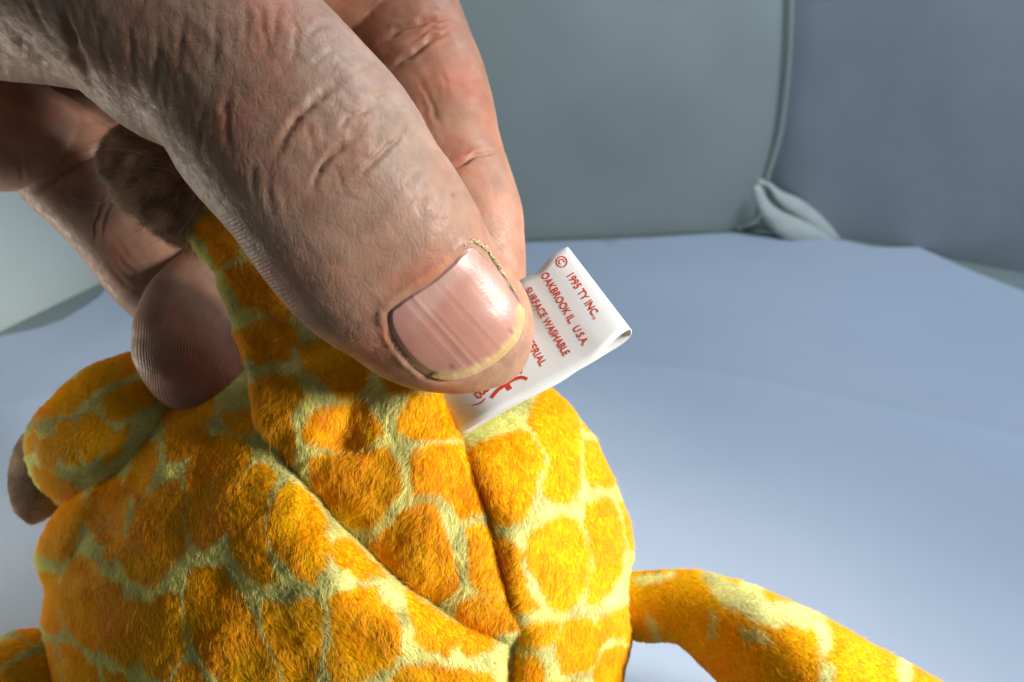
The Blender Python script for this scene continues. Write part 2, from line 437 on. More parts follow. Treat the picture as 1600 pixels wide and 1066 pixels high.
# ------------------------------------------------------------------ inflated outlines (stuffed cloth pieces)
class Pillow:
    def __init__(s, outline, d0, kf, kb, step=7, n=6, power=1.0, zf=None, zb=None):
        """outline in photo pixels at depth d0(px,py); kf, kb: how far the stuffing pushes to the front / back (mm)"""
        o = resample(catmull(outline, n, True), step, True)
        if ((o[:, 0] * np.roll(o[:, 1], -1) - np.roll(o[:, 0], -1) * o[:, 1]).sum()) < 0: o = o[::-1]
        lo, hi = o.min(0) - 12, o.max(0) + 12
        g = 5.0
        X, Y = np.meshgrid(np.arange(lo[0], hi[0], g), np.arange(lo[1], hi[1], g))
        m = inside(X.ravel(), Y.ravel(), o).reshape(X.shape)
        ph = np.zeros(X.shape)
        dist = np.where(m, seg_dist(X.ravel(), Y.ravel(), o, True).reshape(X.shape), 0)
        ph = dist * dist.max() * 0.5
        for it in range(1600):
            q = np.zeros_like(ph)
            q[1:-1, 1:-1] = 0.25 * (ph[:-2, 1:-1] + ph[2:, 1:-1] + ph[1:-1, :-2] + ph[1:-1, 2:] + g * g)
            ph = np.where(m, q, 0)
        mx = ph.max()
        gx, gy = np.meshgrid(np.arange(lo[0] + step * .3, hi[0], step), np.arange(lo[1] + step * .6, hi[1], step))
        gx, gy = gx.ravel() + rng.uniform(-1, 1, gx.size), gy.ravel() + rng.uniform(-1, 1, gy.size)
        keep = inside(gx, gy, o) & (seg_dist(gx, gy, o, True) > step * 0.35)
        v, f, isb = cdt(o, np.c_[gx[keep], gy[keep]])
        dd = seg_dist(v[:, 0], v[:, 1], o, True)
        phv = bilerp(ph, (v[:, 0] - lo[0]) / g, (v[:, 1] - lo[1]) / g)
        phv = np.maximum(phv, dd * np.sqrt(mx) * 0.55 * (dd < 8))
        h = np.where(isb, 0, np.sqrt(np.maximum(phv, 0) / mx)) ** power
        d = d0(v[:, 0], v[:, 1]) if callable(d0) else np.full(len(v), float(d0))
        df = d - kf * h; db = d + kb * h
        if zf is not None: df = np.where(isb, df, zf(v[:, 0], v[:, 1], df))
        if zb is not None: db = np.where(isb, db, zb(v[:, 0], v[:, 1], db))
        n0 = len(v); ib = np.where(~isb)[0]; mapb = np.arange(n0); mapb[ib] = n0 + np.arange(len(ib))
        s.V = np.vstack([P(v[:, 0], v[:, 1], df), P(v[ib, 0], v[ib, 1], db[ib])])
        s.px = np.vstack([v, v[ib]]); s.front = np.r_[np.ones(n0, bool), np.zeros(len(ib), bool)]
        f1 = [tuple(q) for q in f]; f2 = [tuple(int(mapb[i]) for i in reversed(q)) for q in f]
        # make sure fronts face the camera
        a = np.array(f1[:50]); nn = np.cross(s.V[a[:, 1]] - s.V[a[:, 0]], s.V[a[:, 2]] - s.V[a[:, 0]])
        if (nn @ FWD).sum() > 0: f1 = [q[::-1] for q in f1]; f2 = [q[::-1] for q in f2]
        s.F = f1 + f2; s.o = o
        s.N = vnormals(s.V, s.F)

# ---- outlines of the toy
WEDGE = [(277, 304), (279, 337), (292, 367), (312, 400), (337, 428), (343, 458), (360, 490), (368, 525), (380, 560), (390, 600), (394, 640), (404, 673), (424, 697), (461, 740), (497, 782), (527, 819), (565, 856), (600, 890), (641, 922), (679, 948), (726, 980), (777, 999), (799, 1001), (811, 985), (810, 961), (799, 928), (787, 892), (777, 847), (767, 804), (759, 782), (746, 747), (734, 719), (723, 691), (711, 666), (701, 643), (692, 612), (680, 585), (640, 550), (560, 490), (480, 420), (400, 350), (340, 290), (300, 262)]
BODY = [(56, 877), (63, 842), (92, 795), (140, 745), (180, 697), (215, 648), (262, 612), (330, 585), (450, 545), (600, 515), (740, 520), (820, 562), (863, 608), (886, 630), (903, 651), (929, 684), (941, 711), (954, 737), (968, 772), (979, 803), (986, 830), (988, 868), (983, 900), (985, 950), (987, 1004), (980, 1032), (972, 1064), (955, 1130), (920, 1200), (850, 1270), (740, 1310), (600, 1330), (400, 1325), (240, 1290), (135, 1215), (88, 1140), (73, 1066), (68, 1024), (65, 975), (70, 938), (67, 910)]
LEG_R = [(930, 915), (986, 895), (1012, 892), (1080, 890), (1115, 897), (1162, 909), (1207, 927), (1260, 950), (1297, 969), (1350, 999), (1399, 1025), (1459, 1059), (1540, 1110), (1590, 1170), (1590, 1230), (1530, 1265), (1440, 1270), (1330, 1240), (1220, 1170), (1160, 1110), (1117, 1062), (1087, 1032), (1061, 1008), (1040, 1003), (1012, 1004), (986, 1000), (930, 990)]
LEG_L = [(37, 705), (40, 675), (54, 649), (73, 629), (101, 601), (134, 575), (177, 558), (215, 549), (290, 552), (350, 600), (350, 680), (280, 750), (190, 800), (120, 806), (88, 789), (66, 771), (51, 755), (42, 733)]
HOOF_L = [(38, 678), (25, 697), (15, 728), (13, 750), (16, 778), (26, 802), (43, 817), (60, 816), (80, 806), (100, 790), (118, 750), (95, 700), (60, 675)]
LEG_B = [(100, 1000), (61, 983), (30, 985), (0, 995), (-60, 1020), (-110, 1070), (-130, 1150), (-90, 1220), (0, 1250), (90, 1230), (150, 1150), (150, 1050)]
HOOF_T = [(164, 251), (170, 228), (190, 203), (240, 175), (300, 190), (330, 240), (325, 300), (320, 350), (300, 384), (262, 364), (226, 340), (193, 311), (173, 284)]

def wedge_plane(x, y):
    t = np.clip((y - 300) / 700, 0, 1)
    return 111.0 - 7.0 * t
dent = catmull([(590, 575), (560, 620), (540, 670), (534, 705)], 6)
def wedge_front(x, y, d):
    g = seg_dist(x, y, dent)
    d = d + 2.2 * np.exp(-(g / 30) ** 2) * sstep(730, 690, y)
    return d + 0.5 * fbm(x / 60, y / 60, 2)
wedge = Pillow(WEDGE, wedge_plane, 4.2, 7.0, 6.5, zf=wedge_front)
WO = wedge.o
seam_low = [(804, 1000), (800, 1030), (798, 1066), (790, 1150), (770, 1290)]
def body_front(x, y, d):
    s = sdf(x, y, WO)
    deep = wedge_plane(x, y) - 1.2 + 5.0 * sstep(0, -25, s)
    R = np.where(x > 800 - 0.0 * y, 62.0, 105.0)
    R = np.where((x < 470) & (y < 800), 60.0, R)
    t = np.clip(s / R, 0, 1)
    roll = np.sqrt(1 - (1 - t) ** 2)
    dd = np.where(d < deep, deep + (d - deep) * roll, d)
    dd = np.where(s < 0, np.maximum(deep, d), dd)
    # the cloth pulls tight towards the raised left leg
    for (ax, ay, bx_, by_, wd, dp) in ((215, 650, 165, 830, 26, 1.8), (250, 640, 215, 760, 18, 1.2), (185, 700, 120, 860, 16, 1.0), (330, 700, 290, 860, 30, .8), (62, 905, 130, 890, 22, 1.2)):
        dd = dd + dp * np.exp(-(seg_dist(x, y, [(ax, ay), (bx_, by_)]) / wd) ** 2)
    sl = seg_dist(x, y, seam_low)
    dd = dd + 2.6 * np.exp(-(sl / 12) ** 2) + 1.6 * np.exp(-(sl / 34) ** 2)
    dd = dd + 5.0 * np.exp(-(seg_dist(x, y, [(715, 660), (770, 632), (880, 580)]) / 34) ** 2)
    return dd + 0.7 * fbm(x / 90 + 5, y / 90, 2)
body = Pillow(BODY, lambda x, y: 127 - 3.0 * (x - 500) / 480, 29, 30, 7.5, zf=body_front)
def leg_d(x, y): return 126 - 11 * sstep(940, 1330, x)
leg_r = Pillow(LEG_R, leg_d, 10.5, 10, 6)
leg_l = Pillow(LEG_L, 134, 15, 15, 6.5)
hoof_l = Pillow(HOOF_L, 138, 6.5, 8, 6)
leg_b = Pillow(LEG_B, 131, 9, 9, 7)
hoof_t = Pillow(HOOF_T, 113, 6.5, 7, 6)

# ---- printed patches, traced as closed shapes in the cloth
BODY_SPOTS = [
 [(66,829),(86,801),(108,775),(128,762),(133,790),(130,812),(119,842),(109,869),(84,869),(63,859)],
 [(157,758),(177,735),(198,765),(195,796),(192,821),(187,847),(177,874),(165,867),(160,842),(152,834),(137,821),(134,801),(140,780)],
 [(212,790),(232,775),(255,757),(277,753),(288,775),(284,811),(286,842),(286,859),(268,877),(253,897),(241,917),(223,910),(198,887),(187,869),(193,847),(208,821)],
 [(304,695),(340,680),(375,682),(388,700),(380,740),(362,785),(352,825),(333,845),(315,855),(303,845),(294,820),(295,775),(296,730)],
 [(378,760),(392,728),(408,724),(428,742),(414,790),(411,821),(410,847),(416,877),(428,897),(411,910),(393,900),(375,880),(363,859),(360,820),(368,790)],
 [(440,765),(455,752),(480,775),(500,800),(506,816),(510,857),(510,877),(497,890),(487,907),(464,897),(451,872),(430,862),(420,834),(424,796)],
 [(527,842),(548,844),(578,880),(596,895),(565,902),(540,892),(525,872),(517,857)],
 [(299,895),(317,887),(347,890),(362,905),(375,925),(388,950),(395,975),(410,1000),(425,1035),(435,1066),(440,1100),(370,1110),(345,1066),(325,1035),(310,1015),(297,995),(292,960),(290,930)],
 [(418,938),(451,948),(472,933),(492,938),(499,958),(499,999),(497,1024),(489,1049),(495,1090),(460,1090),(434,1032),(423,999),(408,968),(408,948)],
 [(527,923),(583,920),(598,943),(621,968),(625,986),(621,1019),(603,1039),(578,1054),(553,1064),(520,1062),(512,1037),(517,999),(515,961),(515,938)],
 [(631,923),(654,938),(679,953),(717,973),(755,991),(772,1004),(761,1014),(740,1021),(730,1022),(712,1006),(694,1021),(669,1016),(644,999),(649,978),(636,948)],
 [(629,1042),(667,1037),(705,1044),(738,1047),(765,1052),(775,1085),(700,1110),(620,1110),(600,1080)],
 [(266,923),(276,930),(281,953),(281,986),(286,1011),(274,1032),(258,1057),(241,1052),(223,1037),(213,999),(200,971),(197,938),(203,935),(231,943),(251,932)],
 [(162,902),(182,910),(190,933),(194,968),(206,989),(214,1024),(211,1037),(193,1039),(175,1024),(162,1006),(152,978),(149,953),(152,928)],
 [(122,867),(147,875),(155,897),(150,923),(142,953),(149,986),(155,1014),(137,1006),(117,989),(99,961),(94,923),(101,897),(111,880)],
 [(58,887),(89,897),(91,923),(89,953),(96,978),(79,983),(62,958),(62,918)],
 [(98,1004),(117,1006),(137,1029),(149,1044),(152,1090),(108,1090),(98,1037)],
 [(60,999),(84,1006),(90,1037),(96,1090),(66,1090),(60,1030)],
 [(162,1047),(193,1054),(205,1095),(160,1095)], [(268,1062),(286,1034),(301,1036),(325,1080),(275,1095)],
 [(205,735),(222,694),(245,690),(243,722),(234,752),(215,780),(198,770)],
 [(152,740),(177,707),(195,697),(188,722),(170,748),(155,752)], [(190,690),(215,655),(240,642),(228,664),(205,705),(194,712)],
 [(263,672),(279,660),(317,655),(322,682),(303,697),(281,717),(261,717),(262,692)], [(245,640),(290,610),(330,600),(330,650),(280,655),(258,662)], [(345,650),(395,640),(396,672),(360,672)],
 [(764,689),(812,671),(827,681),(843,706),(847,732),(833,757),(828,777),(822,803),(792,818),(770,815),(755,777),(738,732),(725,705)],
 [(832,633),(850,600),(886,625),(900,660),(904,684),(902,714),(905,742),(898,772),(878,785),(853,780),(850,762),(860,732),(858,714),(840,684),(828,661)],
 [(913,690),(930,690),(936,709),(951,737),(951,757),(924,757),(914,737)], [(906,640),(925,670),(915,672)],
 [(832,829),(873,806),(898,811),(908,834),(922,864),(918,892),(907,923),(893,945),(875,953),(858,945),(848,915),(827,885),(822,867),(827,842)],
 [(916,790),(944,775),(957,782),(964,815),(972,848),(970,868),(967,892),(954,916),(941,928),(929,943),(916,938),(920,910),(931,880),(926,852),(911,816)],
 [(792,838),(815,866),(812,880),(815,902),(825,923),(841,945),(827,956),(808,953),(798,923),(785,885),(778,845)],
 [(817,978),(870,973),(873,981),(865,999),(853,1006),(827,1011),(806,999)],
 [(875,994),(886,973),(903,966),(924,971),(929,984),(939,968),(967,951),(1000,938),(1000,1000),(954,991),(931,1004),(931,1024),(924,1042),(898,1049),(878,1047),(870,1024)],
 [(944,1019),(967,1006),(1000,1011),(985,1044),(972,1090),(929,1090),(931,1044)], [(806,1019),(843,1029),(848,1049),(837,1085),(795,1085),(798,1037)],
 [(971,786),(985,815),(1000,850),(984,850),(976,830)], [(860,1070),(905,1068),(915,1110),(860,1115)]]
WEDGE_SPOTS = [
 [(431,583),(464,591),(474,614),(459,631),(449,662),(444,692),(426,687),(403,667),(385,639),(385,600)],
 [(477,538),(527,520),(575,565),(572,593),(550,616),(527,619),(512,603),(494,583),(477,573),(472,555)],
 [(492,641),(527,631),(570,624),(593,657),(593,677),(573,692),(537,702),(502,697),(479,687),(474,667)],
 [(646,619),(700,605),(710,652),(720,679),(667,685),(641,679),(619,667),(631,641)], [(600,575),(650,590),(640,612),(612,608)],
 [(484,712),(527,712),(570,705),(603,697),(621,722),(624,758),(613,778),(598,800),(580,816),(550,822),(520,812),(496,785),(488,745)],
 [(648,705),(680,695),(725,692),(740,720),(756,762),(765,793),(722,805),(708,785),(688,770),(648,768),(642,740)],
 [(603,824),(636,795),(662,785),(680,790),(690,815),(697,842),(710,880),(715,918),(700,930),(672,938),(641,920),(603,890),(568,857),(590,840)],
 [(731,821),(770,817),(784,852),(795,892),(803,923),(764,925),(746,918),(736,892),(734,852)],
 [(718,938),(739,930),(806,935),(814,958),(812,971),(782,989),(756,989),(713,963)],
 [(270,291),(292,270),(322,304),(304,327),(287,317)], [(307,352),(325,334),(352,335),(376,362),(370,393),(343,413),(327,382)],
 [(355,420),(385,408),(430,430),(475,490),(425,493),(377,470)], [(405,501),(447,501),(466,521),(450,555),(405,566),(355,543),(360,524)], [(450,645),(462,680),(455,720),(440,712)]]
LEGL_SPOTS = [
 [(139,578),(177,550),(210,545),(215,578),(177,593),(144,609),(124,593)], [(84,624),(118,592),(142,613),(127,629),(101,645),(71,654),(50,649)],
 [(162,624),(203,600),(228,595),(250,626),(215,639),(190,654),(167,649)], [(127,652),(152,643),(162,662),(177,674),(157,707),(139,720),(121,692)],
 [(91,662),(112,658),(117,682),(120,707),(125,728),(97,717),(88,687)], [(61,687),(83,681),(89,712),(85,733),(68,723)],
 [(51,730),(66,730),(89,745),(114,758),(122,768),(101,783),(71,770)], [(44,690),(56,665),(55,702),(42,706)], [(235,560),(300,560),(320,620),(260,640)], [(175,680),(200,665),(190,700),(165,722)]]
LEGR_PALE = [
 [(1091,889),(1111,892),(1124,905),(1149,913),(1177,907),(1202,943),(1222,938),(1255,944),(1282,961),(1298,986),(1298,1006),(1290,1026),(1276,1021),(1281,999),(1268,978),(1250,983),(1227,973),(1212,985),(1192,973),(1167,965),(1141,951),(1121,938),(1106,915)],
 [(1154,983),(1182,979),(1205,1006),(1182,1001),(1160,998)], [(1108,956),(1118,958),(1116,1000),(1105,1000)], [(1010,959),(1025,969),(1034,1002),(1020,1002),(1013,978)],
 [(1281,1030),(1305,1042),(1297,1080),(1279,1080)], [(1403,1025),(1422,1036),(1422,1085),(1403,1085)], [(988,905),(1050,894),(1052,903),(1000,917)]]
LEGB_SPOTS = [[(0,1008),(30,1000),(45,1010),(20,1030),(-20,1050),(-60,1060)], [(10,1050),(60,1025),(90,1030),(90,1100),(30,1110),(-40,1110)], [(30,985),(75,980),(75,1000),(50,1000)]]
ORANGE, YELLOW, PALE = srgb(255, 187, 5), srgb(255, 206, 14), srgb(255, 251, 168)
BROWN, BROWN2 = srgb(200, 172, 148), srgb(150, 122, 100)
_seed = rng.uniform(-400, 1800, (420, 2))
def voro_mask(x, y):
    out = np.zeros(len(x))
    for i in range(0, len(x), 4000):
        dx = x[i:i + 4000, None] - _seed[None, :, 0]; dy = y[i:i + 4000, None] - _seed[None, :, 1]
        d = np.sort(np.sqrt(dx * dx + dy * dy), axis=1)[:, :2]
        out[i:i + 4000] = sstep(6, 14, d[:, 1] - d[:, 0])
    return out
def spots_mask(x, y, front, spots, pale=None, lim=None):
    wx = x + 3.2 * vnoise(x / 17, y / 17) + 1.4 * vnoise(x / 6 + 9, y / 6)
    wy = y + 3.2 * vnoise(x / 17 + 40, y / 17 + 7) + 1.4 * vnoise(x / 6 + 3, y / 6 + 5)
    m = np.zeros(len(x))
    if spots is not None:
        for p in spots:
            q = np.array(p, float); lo, hi = q.min(0) - 12, q.max(0) + 12
            k = np.where((wx > lo[0]) & (wx < hi[0]) & (wy > lo[1]) & (wy < hi[1]))[0]
            if len(k): m[k] = np.maximum(m[k], sstep(5.8, 1.4, sdf(wx[k], wy[k], q)))
    else:
        m[:] = 1
        for p in pale: m = np.minimum(m, sstep(-4, 5, sdf(wx, wy, np.array(p, float))))
    if lim is not None:
        k = (~front) | (y > lim)
        if k.any(): m[k] = voro_mask(x[k] * 0.9, y[k] * 0.9)
    return m
def giraffe_col(x, y, m):
    t = np.clip(0.42 + 0.5 * fbm(x / 55 + 2, y / 55 + 8, 3), 0, 1)[:, None]
    o = ORANGE * (1 - t) + YELLOW * t
    p = PALE * (0.86 + 0.22 * vnoise(x / 30, y / 30 + 50)[:, None])
    return o * m[:, None] + p * (1 - m[:, None])
def col_body(x, y, fr): return giraffe_col(x, y, spots_mask(x, y, fr, BODY_SPOTS, lim=1085))
def col_wedge(x, y, fr): return giraffe_col(x, y, spots_mask(x, y, fr, WEDGE_SPOTS, lim=2000))
def col_legl(x, y, fr): return giraffe_col(x, y, spots_mask(x, y, fr, LEGL_SPOTS, lim=2000))
def col_legb(x, y, fr): return giraffe_col(x, y, spots_mask(x, y, fr, LEGB_SPOTS, lim=1110))
def col_legr(x, y, fr):
    a = spots_mask(x, y, fr, None, LEGR_PALE, lim=1085); return giraffe_col(x, y, a)
def col_brown(x, y, fr):
    t = np.clip(0.5 + 0.8 * fbm(x / 22, y / 22, 3), 0, 1)[:, None]; return BROWN * t + BROWN2 * (1 - t)

FUR_DENS = 32.0
def fur(name, pil, colf, comb, parent, length=0.75, dens=None, lift=0.32, rad=0.018):
    dens = dens or FUR_DENS
    F3 = np.array(pil.F); V, N = pil.V, pil.N
    e = np.cross(V[F3[:, 1]] - V[F3[:, 0]], V[F3[:, 2]] - V[F3[:, 0]])
    ar = 0.5 * np.linalg.norm(e, axis=1)
    fr = pil.front[F3].all(axis=1) | (e @ FWD < 0)
    wgt = ar * np.where(fr, 1.0, 0.30)
    cen = V[F3].mean(1); px, py, _ = proj(cen)
    wgt = wgt * np.where(fr & ((py > 1110) | (px > 1650) | (px < -60)), 0.4, 1.0)
    n = int(wgt.sum() * dens)
    k = rng.choice(len(F3), n, p=wgt / wgt.sum())
    r1, r2 = np.sqrt(rng.random(n)), rng.random(n)
    bc = np.stack([1 - r1, r1 * (1 - r2), r1 * r2], 1)
    tri = F3[k]
    p = (V[tri] * bc[:, :, None]).sum(1); nn = (N[tri] * bc[:, :, None]).sum(1)
    nn /= np.linalg.norm(nn, axis=1)[:, None]
    uv = (pil.px[tri] * bc[:, :, None]).sum(1)
    x, y = uv[:, 0], uv[:, 1]
    c = colf(x, y, fr[k])
    dx, dy = comb(x, y)
    rough = 1 - 0.6 * sstep(770, 830, x)
    a = rough * (0.6 * fbm(x / 34 + 7, y / 34 + 1, 2) + 0.45 * vnoise(x / 9 + 3, y / 9 + 8)) + rng.normal(0, 0.2, n)
    ca, sa = np.cos(a), np.sin(a)
    dx, dy = dx * ca - dy * sa, dx * sa + dy * ca
    t = dx[:, None] * RIGHT - dy[:, None] * UP
    t -= (t * nn).sum(1)[:, None] * nn; t /= np.linalg.norm(t, axis=1)[:, None] + 1e-9
    L = length * (0.7 + 0.5 * rng.random(n)) * (1 + 0.25 * vnoise(x / 12, y / 12 + 30))
    stray = rng.random(n) < 0.004
    L = np.where(stray, L * 2.3, L)
    lf = np.where(stray, 1.7, 1.0) * lift * (1 + 0.5 * vnoise(x / 14 + 60, y / 14)) + rng.normal(0, 0.12, n)
    tt = np.array([0, 0.33, 0.68, 1.0])
    pts = p[:, None, :] - 0.06 * nn[:, None, :] + L[:, None, None] * (nn[:, None, :] * (lf[:, None] * (tt * (1.25 - 0.55 * tt))[None, :])[:, :, None] + t[:, None, :] * (0.85 * tt ** 1.35)[None, :, None])
    pts += rng.normal(0, 0.05, pts.shape) * L[:, None, None] * tt[None, :, None]
    hc = bpy.data.hair_curves.new(name)
    hc.add_curves([4] * n)
    hc.attributes['position'].data.foreach_set('vector', (pts * S).astype(np.float32).ravel())
    ra = hc.attributes.get('radius') or hc.attributes.new('radius', 'FLOAT', 'POINT')
    rv = np.tile(np.array([1.0, 0.95, 0.75, 0.25]) * rad * S, n) * np.repeat(rng.uniform(0.7, 1.25, n), 4)
    ra.data.foreach_set('value', rv.astype(np.float32))
    ca_ = hc.attributes.new('hcol', 'FLOAT_COLOR', 'CURVE')
    cc = c * rng.uniform(0.88, 1.1, n)[:, None]
    ca_.data.foreach_set('color', np.c_[cc, np.ones(n)].astype(np.float32).ravel())
    hc.materials.append(M_fur)
    o = bpy.data.objects.new(name, hc); C.objects.link(o); put(o, parent)
    tag(o, kind='stuff')
    return o

toy = thing('plush_giraffe', 'orange and yellow plush giraffe with brown hooves, pinched in the hand', 'plush toy', (-20, 110, 2.5))
def piece(name, pil, colf, parent):
    return mesh_obj(name, pil.V, pil.F, M_back, parent, col=colf(pil.px[:, 0], pil.px[:, 1], pil.front) * 0.9)
const = lambda a, b: (lambda x, y: (np.full(len(x), a), np.full(len(x), b)))
def comb_body(x, y):
    s = sdf(x, y, WO)
    r = sstep(780, 815, x)
    near = np.exp(-np.clip(s, 0, 200) / 45)
    dx = np.where(r > 0.5, -0.75 * near + 0.15, 0.55); dy = np.where(r > 0.5, 0.35 * near + 0.9 * (1 - near), 0.8)
    return dx, dy
p_body = piece('body', body, col_body, toy); fur('fur', body, col_body, comb_body, p_body, length=0.95)
p_wedge = piece('back_panel', wedge, col_wedge, toy); fur('fur', wedge, col_wedge, const(-0.12, 1.0), p_wedge, length=1.1)
p_legr = piece('leg', leg_r, col_legr, toy); fur('fur', leg_r, col_legr, const(0.88, 0.47), p_legr)
p_legl = piece('leg', leg_l, col_legl, toy); fur('fur', leg_l, col_legl, const(-0.4, 0.9), p_legl)
h = piece('hoof', hoof_l, col_brown, p_legl); fur('hoof_fur', hoof_l, col_brown, const(-0.1, 1.0), p_legl)
p_legb = piece('leg', leg_b, col_legb, toy); fur('fur', leg_b, col_legb, const(-0.8, 0.5), p_legb)
h = piece('hoof', hoof_t, col_brown, p_wedge); fur('hoof_fur', hoof_t, col_brown, const(-0.75, 0.35), p_wedge, length=2.4, lift=0.6)
# a loose clear thread lying under the hoof on the back panel
V, F = tube_mesh(P(*np.array(catmull([(146, 259, 104), (165, 285, 104), (193, 315, 103.5), (230, 345, 103.5), (265, 368, 104), (300, 392, 105)], 6)).T), 0.022, 6)
mesh_obj('loose_thread', V, F, M_loop, toy)

# ------------------------------------------------------------------ the hand
def lr_tube(rows, n=40, sub=5, expo=2.25):
    """rows: (Lx,Ly,Rx,Ry, depth, front thickness mm, back thickness mm)"""
    R = catmull(np.array(rows, float), sub)
    A = P(R[:, 0], R[:, 1], R[:, 4]); B = P(R[:, 2], R[:, 3], R[:, 4])
    Cn = (A + B) / 2; W = (B - A) / 2
    T = np.gradient(Cn, axis=0)
    V = []; F = []
    for i in range(len(R)):
        f = np.cross(T[i], W[i]); f /= np.linalg.norm(f) + 1e-9
        if f @ FWD > 0: f = -f
        for k in range(n):
            a = 2 * math.pi * k / n; c, s_ = math.cos(a), math.sin(a)
            ce = math.copysign(abs(c) ** (2 / expo), c); se = math.copysign(abs(s_) ** (2 / expo), s_)
            V.append(Cn[i] + W[i] * ce + f * se * (R[i, 5] if s_ > 0 else R[i, 6]))
    m = len(R)
    for i in range(m - 1):
        for k in range(n): F.append((i * n + k, i * n + (k + 1) % n, (i + 1) * n + (k + 1) % n, (i + 1) * n + k))
    V.append(Cn[0]); V.append(Cn[-1]); a0, a1 = len(V) - 2, len(V) - 1
    for k in range(n):
        F.append((a0, (k + 1) % n, k)); F.append((a1, (m - 1) * n + k, (m - 1) * n + (k + 1) % n))
    return np.array(V), F, Cn
def cw(cx, cy, hw, ang, d, tf, tb):
    """centre + half width row; ang = direction of the finger in the picture (degrees, 90 = down)"""
    a = math.radians(ang); nx, ny = -math.sin(a), math.cos(a)
    return (cx + nx * hw, cy + ny * hw, cx - nx * hw, cy - ny * hw, d, tf, tb)
THUMB = [(-260, 60, 130, -360, 104, 17, 17), (-120, 90, 250, -265, 101, 16.5, 16), (0, 100, 350, -170, 98, 16, 15), (100, 124, 430, -80, 96, 15, 14), (190, 196, 500, 0, 94.5, 14, 13), (263, 232, 547, 49, 93.5, 13.2, 12), (300, 290, 596, 101, 92.5, 12.8, 11.5), (330, 326, 628, 136, 92, 12.6, 11), (355, 352, 653, 171, 92, 12.2, 10.5), (380, 382, 681, 222, 92.5, 11.4, 10), (404, 418, 706, 256, 93, 10.6, 9.6), (436, 460, 731, 297, 94, 9.8, 9.4), (468, 496, 748, 328, 95, 9.2, 9.2), (505, 527, 764, 363, 96, 8.6, 9.0), (545, 551, 782, 389, 97, 8.0, 8.6), (585, 580, 800, 420, 98, 7.4, 8.0), (625, 599, 816, 448, 98.8, 6.8, 7.2), (662, 609, 827, 475, 99.4, 6.2, 6.4), (700, 613, 833, 496, 99.8, 5.4, 5.4), (735, 613, 834, 519, 100.1, 4.4, 4.2), (771, 606, 828, 553, 100.3, 2.6, 2.6), (795, 597, 818, 576, 100.4, 1.0, 1.0)]
INDEX = [cw(380, -330, 120, 55, 150, 10, 10), cw(480, -190, 108, 58, 141, 10, 10), cw(560, -80, 100, 66, 133, 9.6, 9.6), (529, 52, 715, 0, 127, 9.2, 9), (555, 118, 739, 62, 125, 9.6, 9), (572, 161, 758, 107, 123.5, 9.0, 9), (586, 209, 772, 165, 122, 8.8, 9), (600, 272, 785, 225, 120.5, 8.1, 8.6), (620, 326, 803, 281, 119, 8.4, 8.4), (636, 362, 816, 322, 118.4, 8.4, 8.2), (642, 392, 820, 371, 118, 8.2, 8.0), (652, 440, 822, 430, 118, 7.4, 7.6), (668, 480, 814, 478, 118, 6.2, 6.4), (690, 512, 790, 512, 118, 4.2, 4.4), (715, 528, 765, 528, 118, 2.0, 2.0)]
MIDDLE = [cw(150, -60, 110, 45, 160, 10, 10), cw(290, 90, 100, 48, 157, 10, 10), cw(410, 230, 92, 62, 151, 9.4, 9.4), cw(425, 335, 90, 105, 142, 9, 9), (293, 394, 440, 490, 133, 8.4, 8.6), (252, 433, 420, 545, 128.5, 8.6, 8.6), (230, 457, 404, 568, 126, 8.8, 8.4), (216, 493, 394, 590, 124.5, 8.8, 8.2), (210, 530, 391, 606, 123.5, 8.6, 8), (212, 552, 391, 616, 123, 8.2, 7.6), (223, 580, 388, 630, 122.8, 7.6, 7), (240, 609, 380, 641, 122.6, 6.4, 6), (263, 631, 366, 650, 122.5, 4.8, 4.6), (290, 646, 349, 654, 122.5, 2.6, 2.4)]
RING2 = [cw(40, 205, 80, 40, 133, 8, 8), cw(85, 232, 84, 46, 134, 8.4, 8), cw(116, 262, 87, 47, 134.5, 8.8, 8), cw(158, 303, 86, 47, 135, 8.6, 8), cw(186, 336, 82, 48, 135, 8.2, 8), cw(216, 370, 85, 49, 135, 8.6, 8), cw(246, 407, 86, 50, 135, 8.6, 8), cw(276, 444, 82, 52, 135, 8.2, 8), cw(312, 490, 70, 55, 135, 7, 7), cw(340, 528, 45, 55, 135, 4.5, 4.5), cw(352, 545, 20, 55, 135, 2, 2)]
RING1 = [cw(-330, -20, 125, 22, 158, 11, 11), cw(-200, 60, 112, 26, 149, 10.5, 10.5), cw(-90, 135, 104, 30, 139, 10, 10), cw(-20, 190, 104, 30, 131.5, 9.6, 9.6), cw(25, 213, 94, 28, 129, 9.2, 9.4), cw(70, 222, 76, 15, 129.5, 8, 9), cw(110, 222, 52, 0, 131, 5.5, 7), cw(130, 222, 26, 0, 132, 3, 4)]
PALM = [cw(-620, -520, 310, 42, 140, 26, 26), cw(-420, -340, 320, 42, 128, 25, 26), cw(-230, -200, 320, 42, 124, 24, 24), cw(-100, -120, 280, 42, 126, 22, 22), cw(20, -60, 200, 40, 130, 16, 18), cw(90, -20, 110, 40, 134, 9, 10), cw(110, -10, 50, 40, 136, 4, 5)]
BACKH = [cw(-420, -300, 330, 35, 150, 15, 16), cw(-150, -160, 330, 35, 154, 14, 15), cw(100, -140, 300, 35, 156, 11, 13), cw(260, -140, 230, 40, 155, 9, 11), cw(340, -140, 120, 40, 154, 6, 7)]
FOLD = [cw(-90, 45, 62, 24, 103, 8, 8), cw(-20, 66, 52, 24, 104, 7.5, 7.5), cw(45, 80, 36, 22, 105, 6, 6), cw(95, 100, 24, 30, 104, 4, 4)]
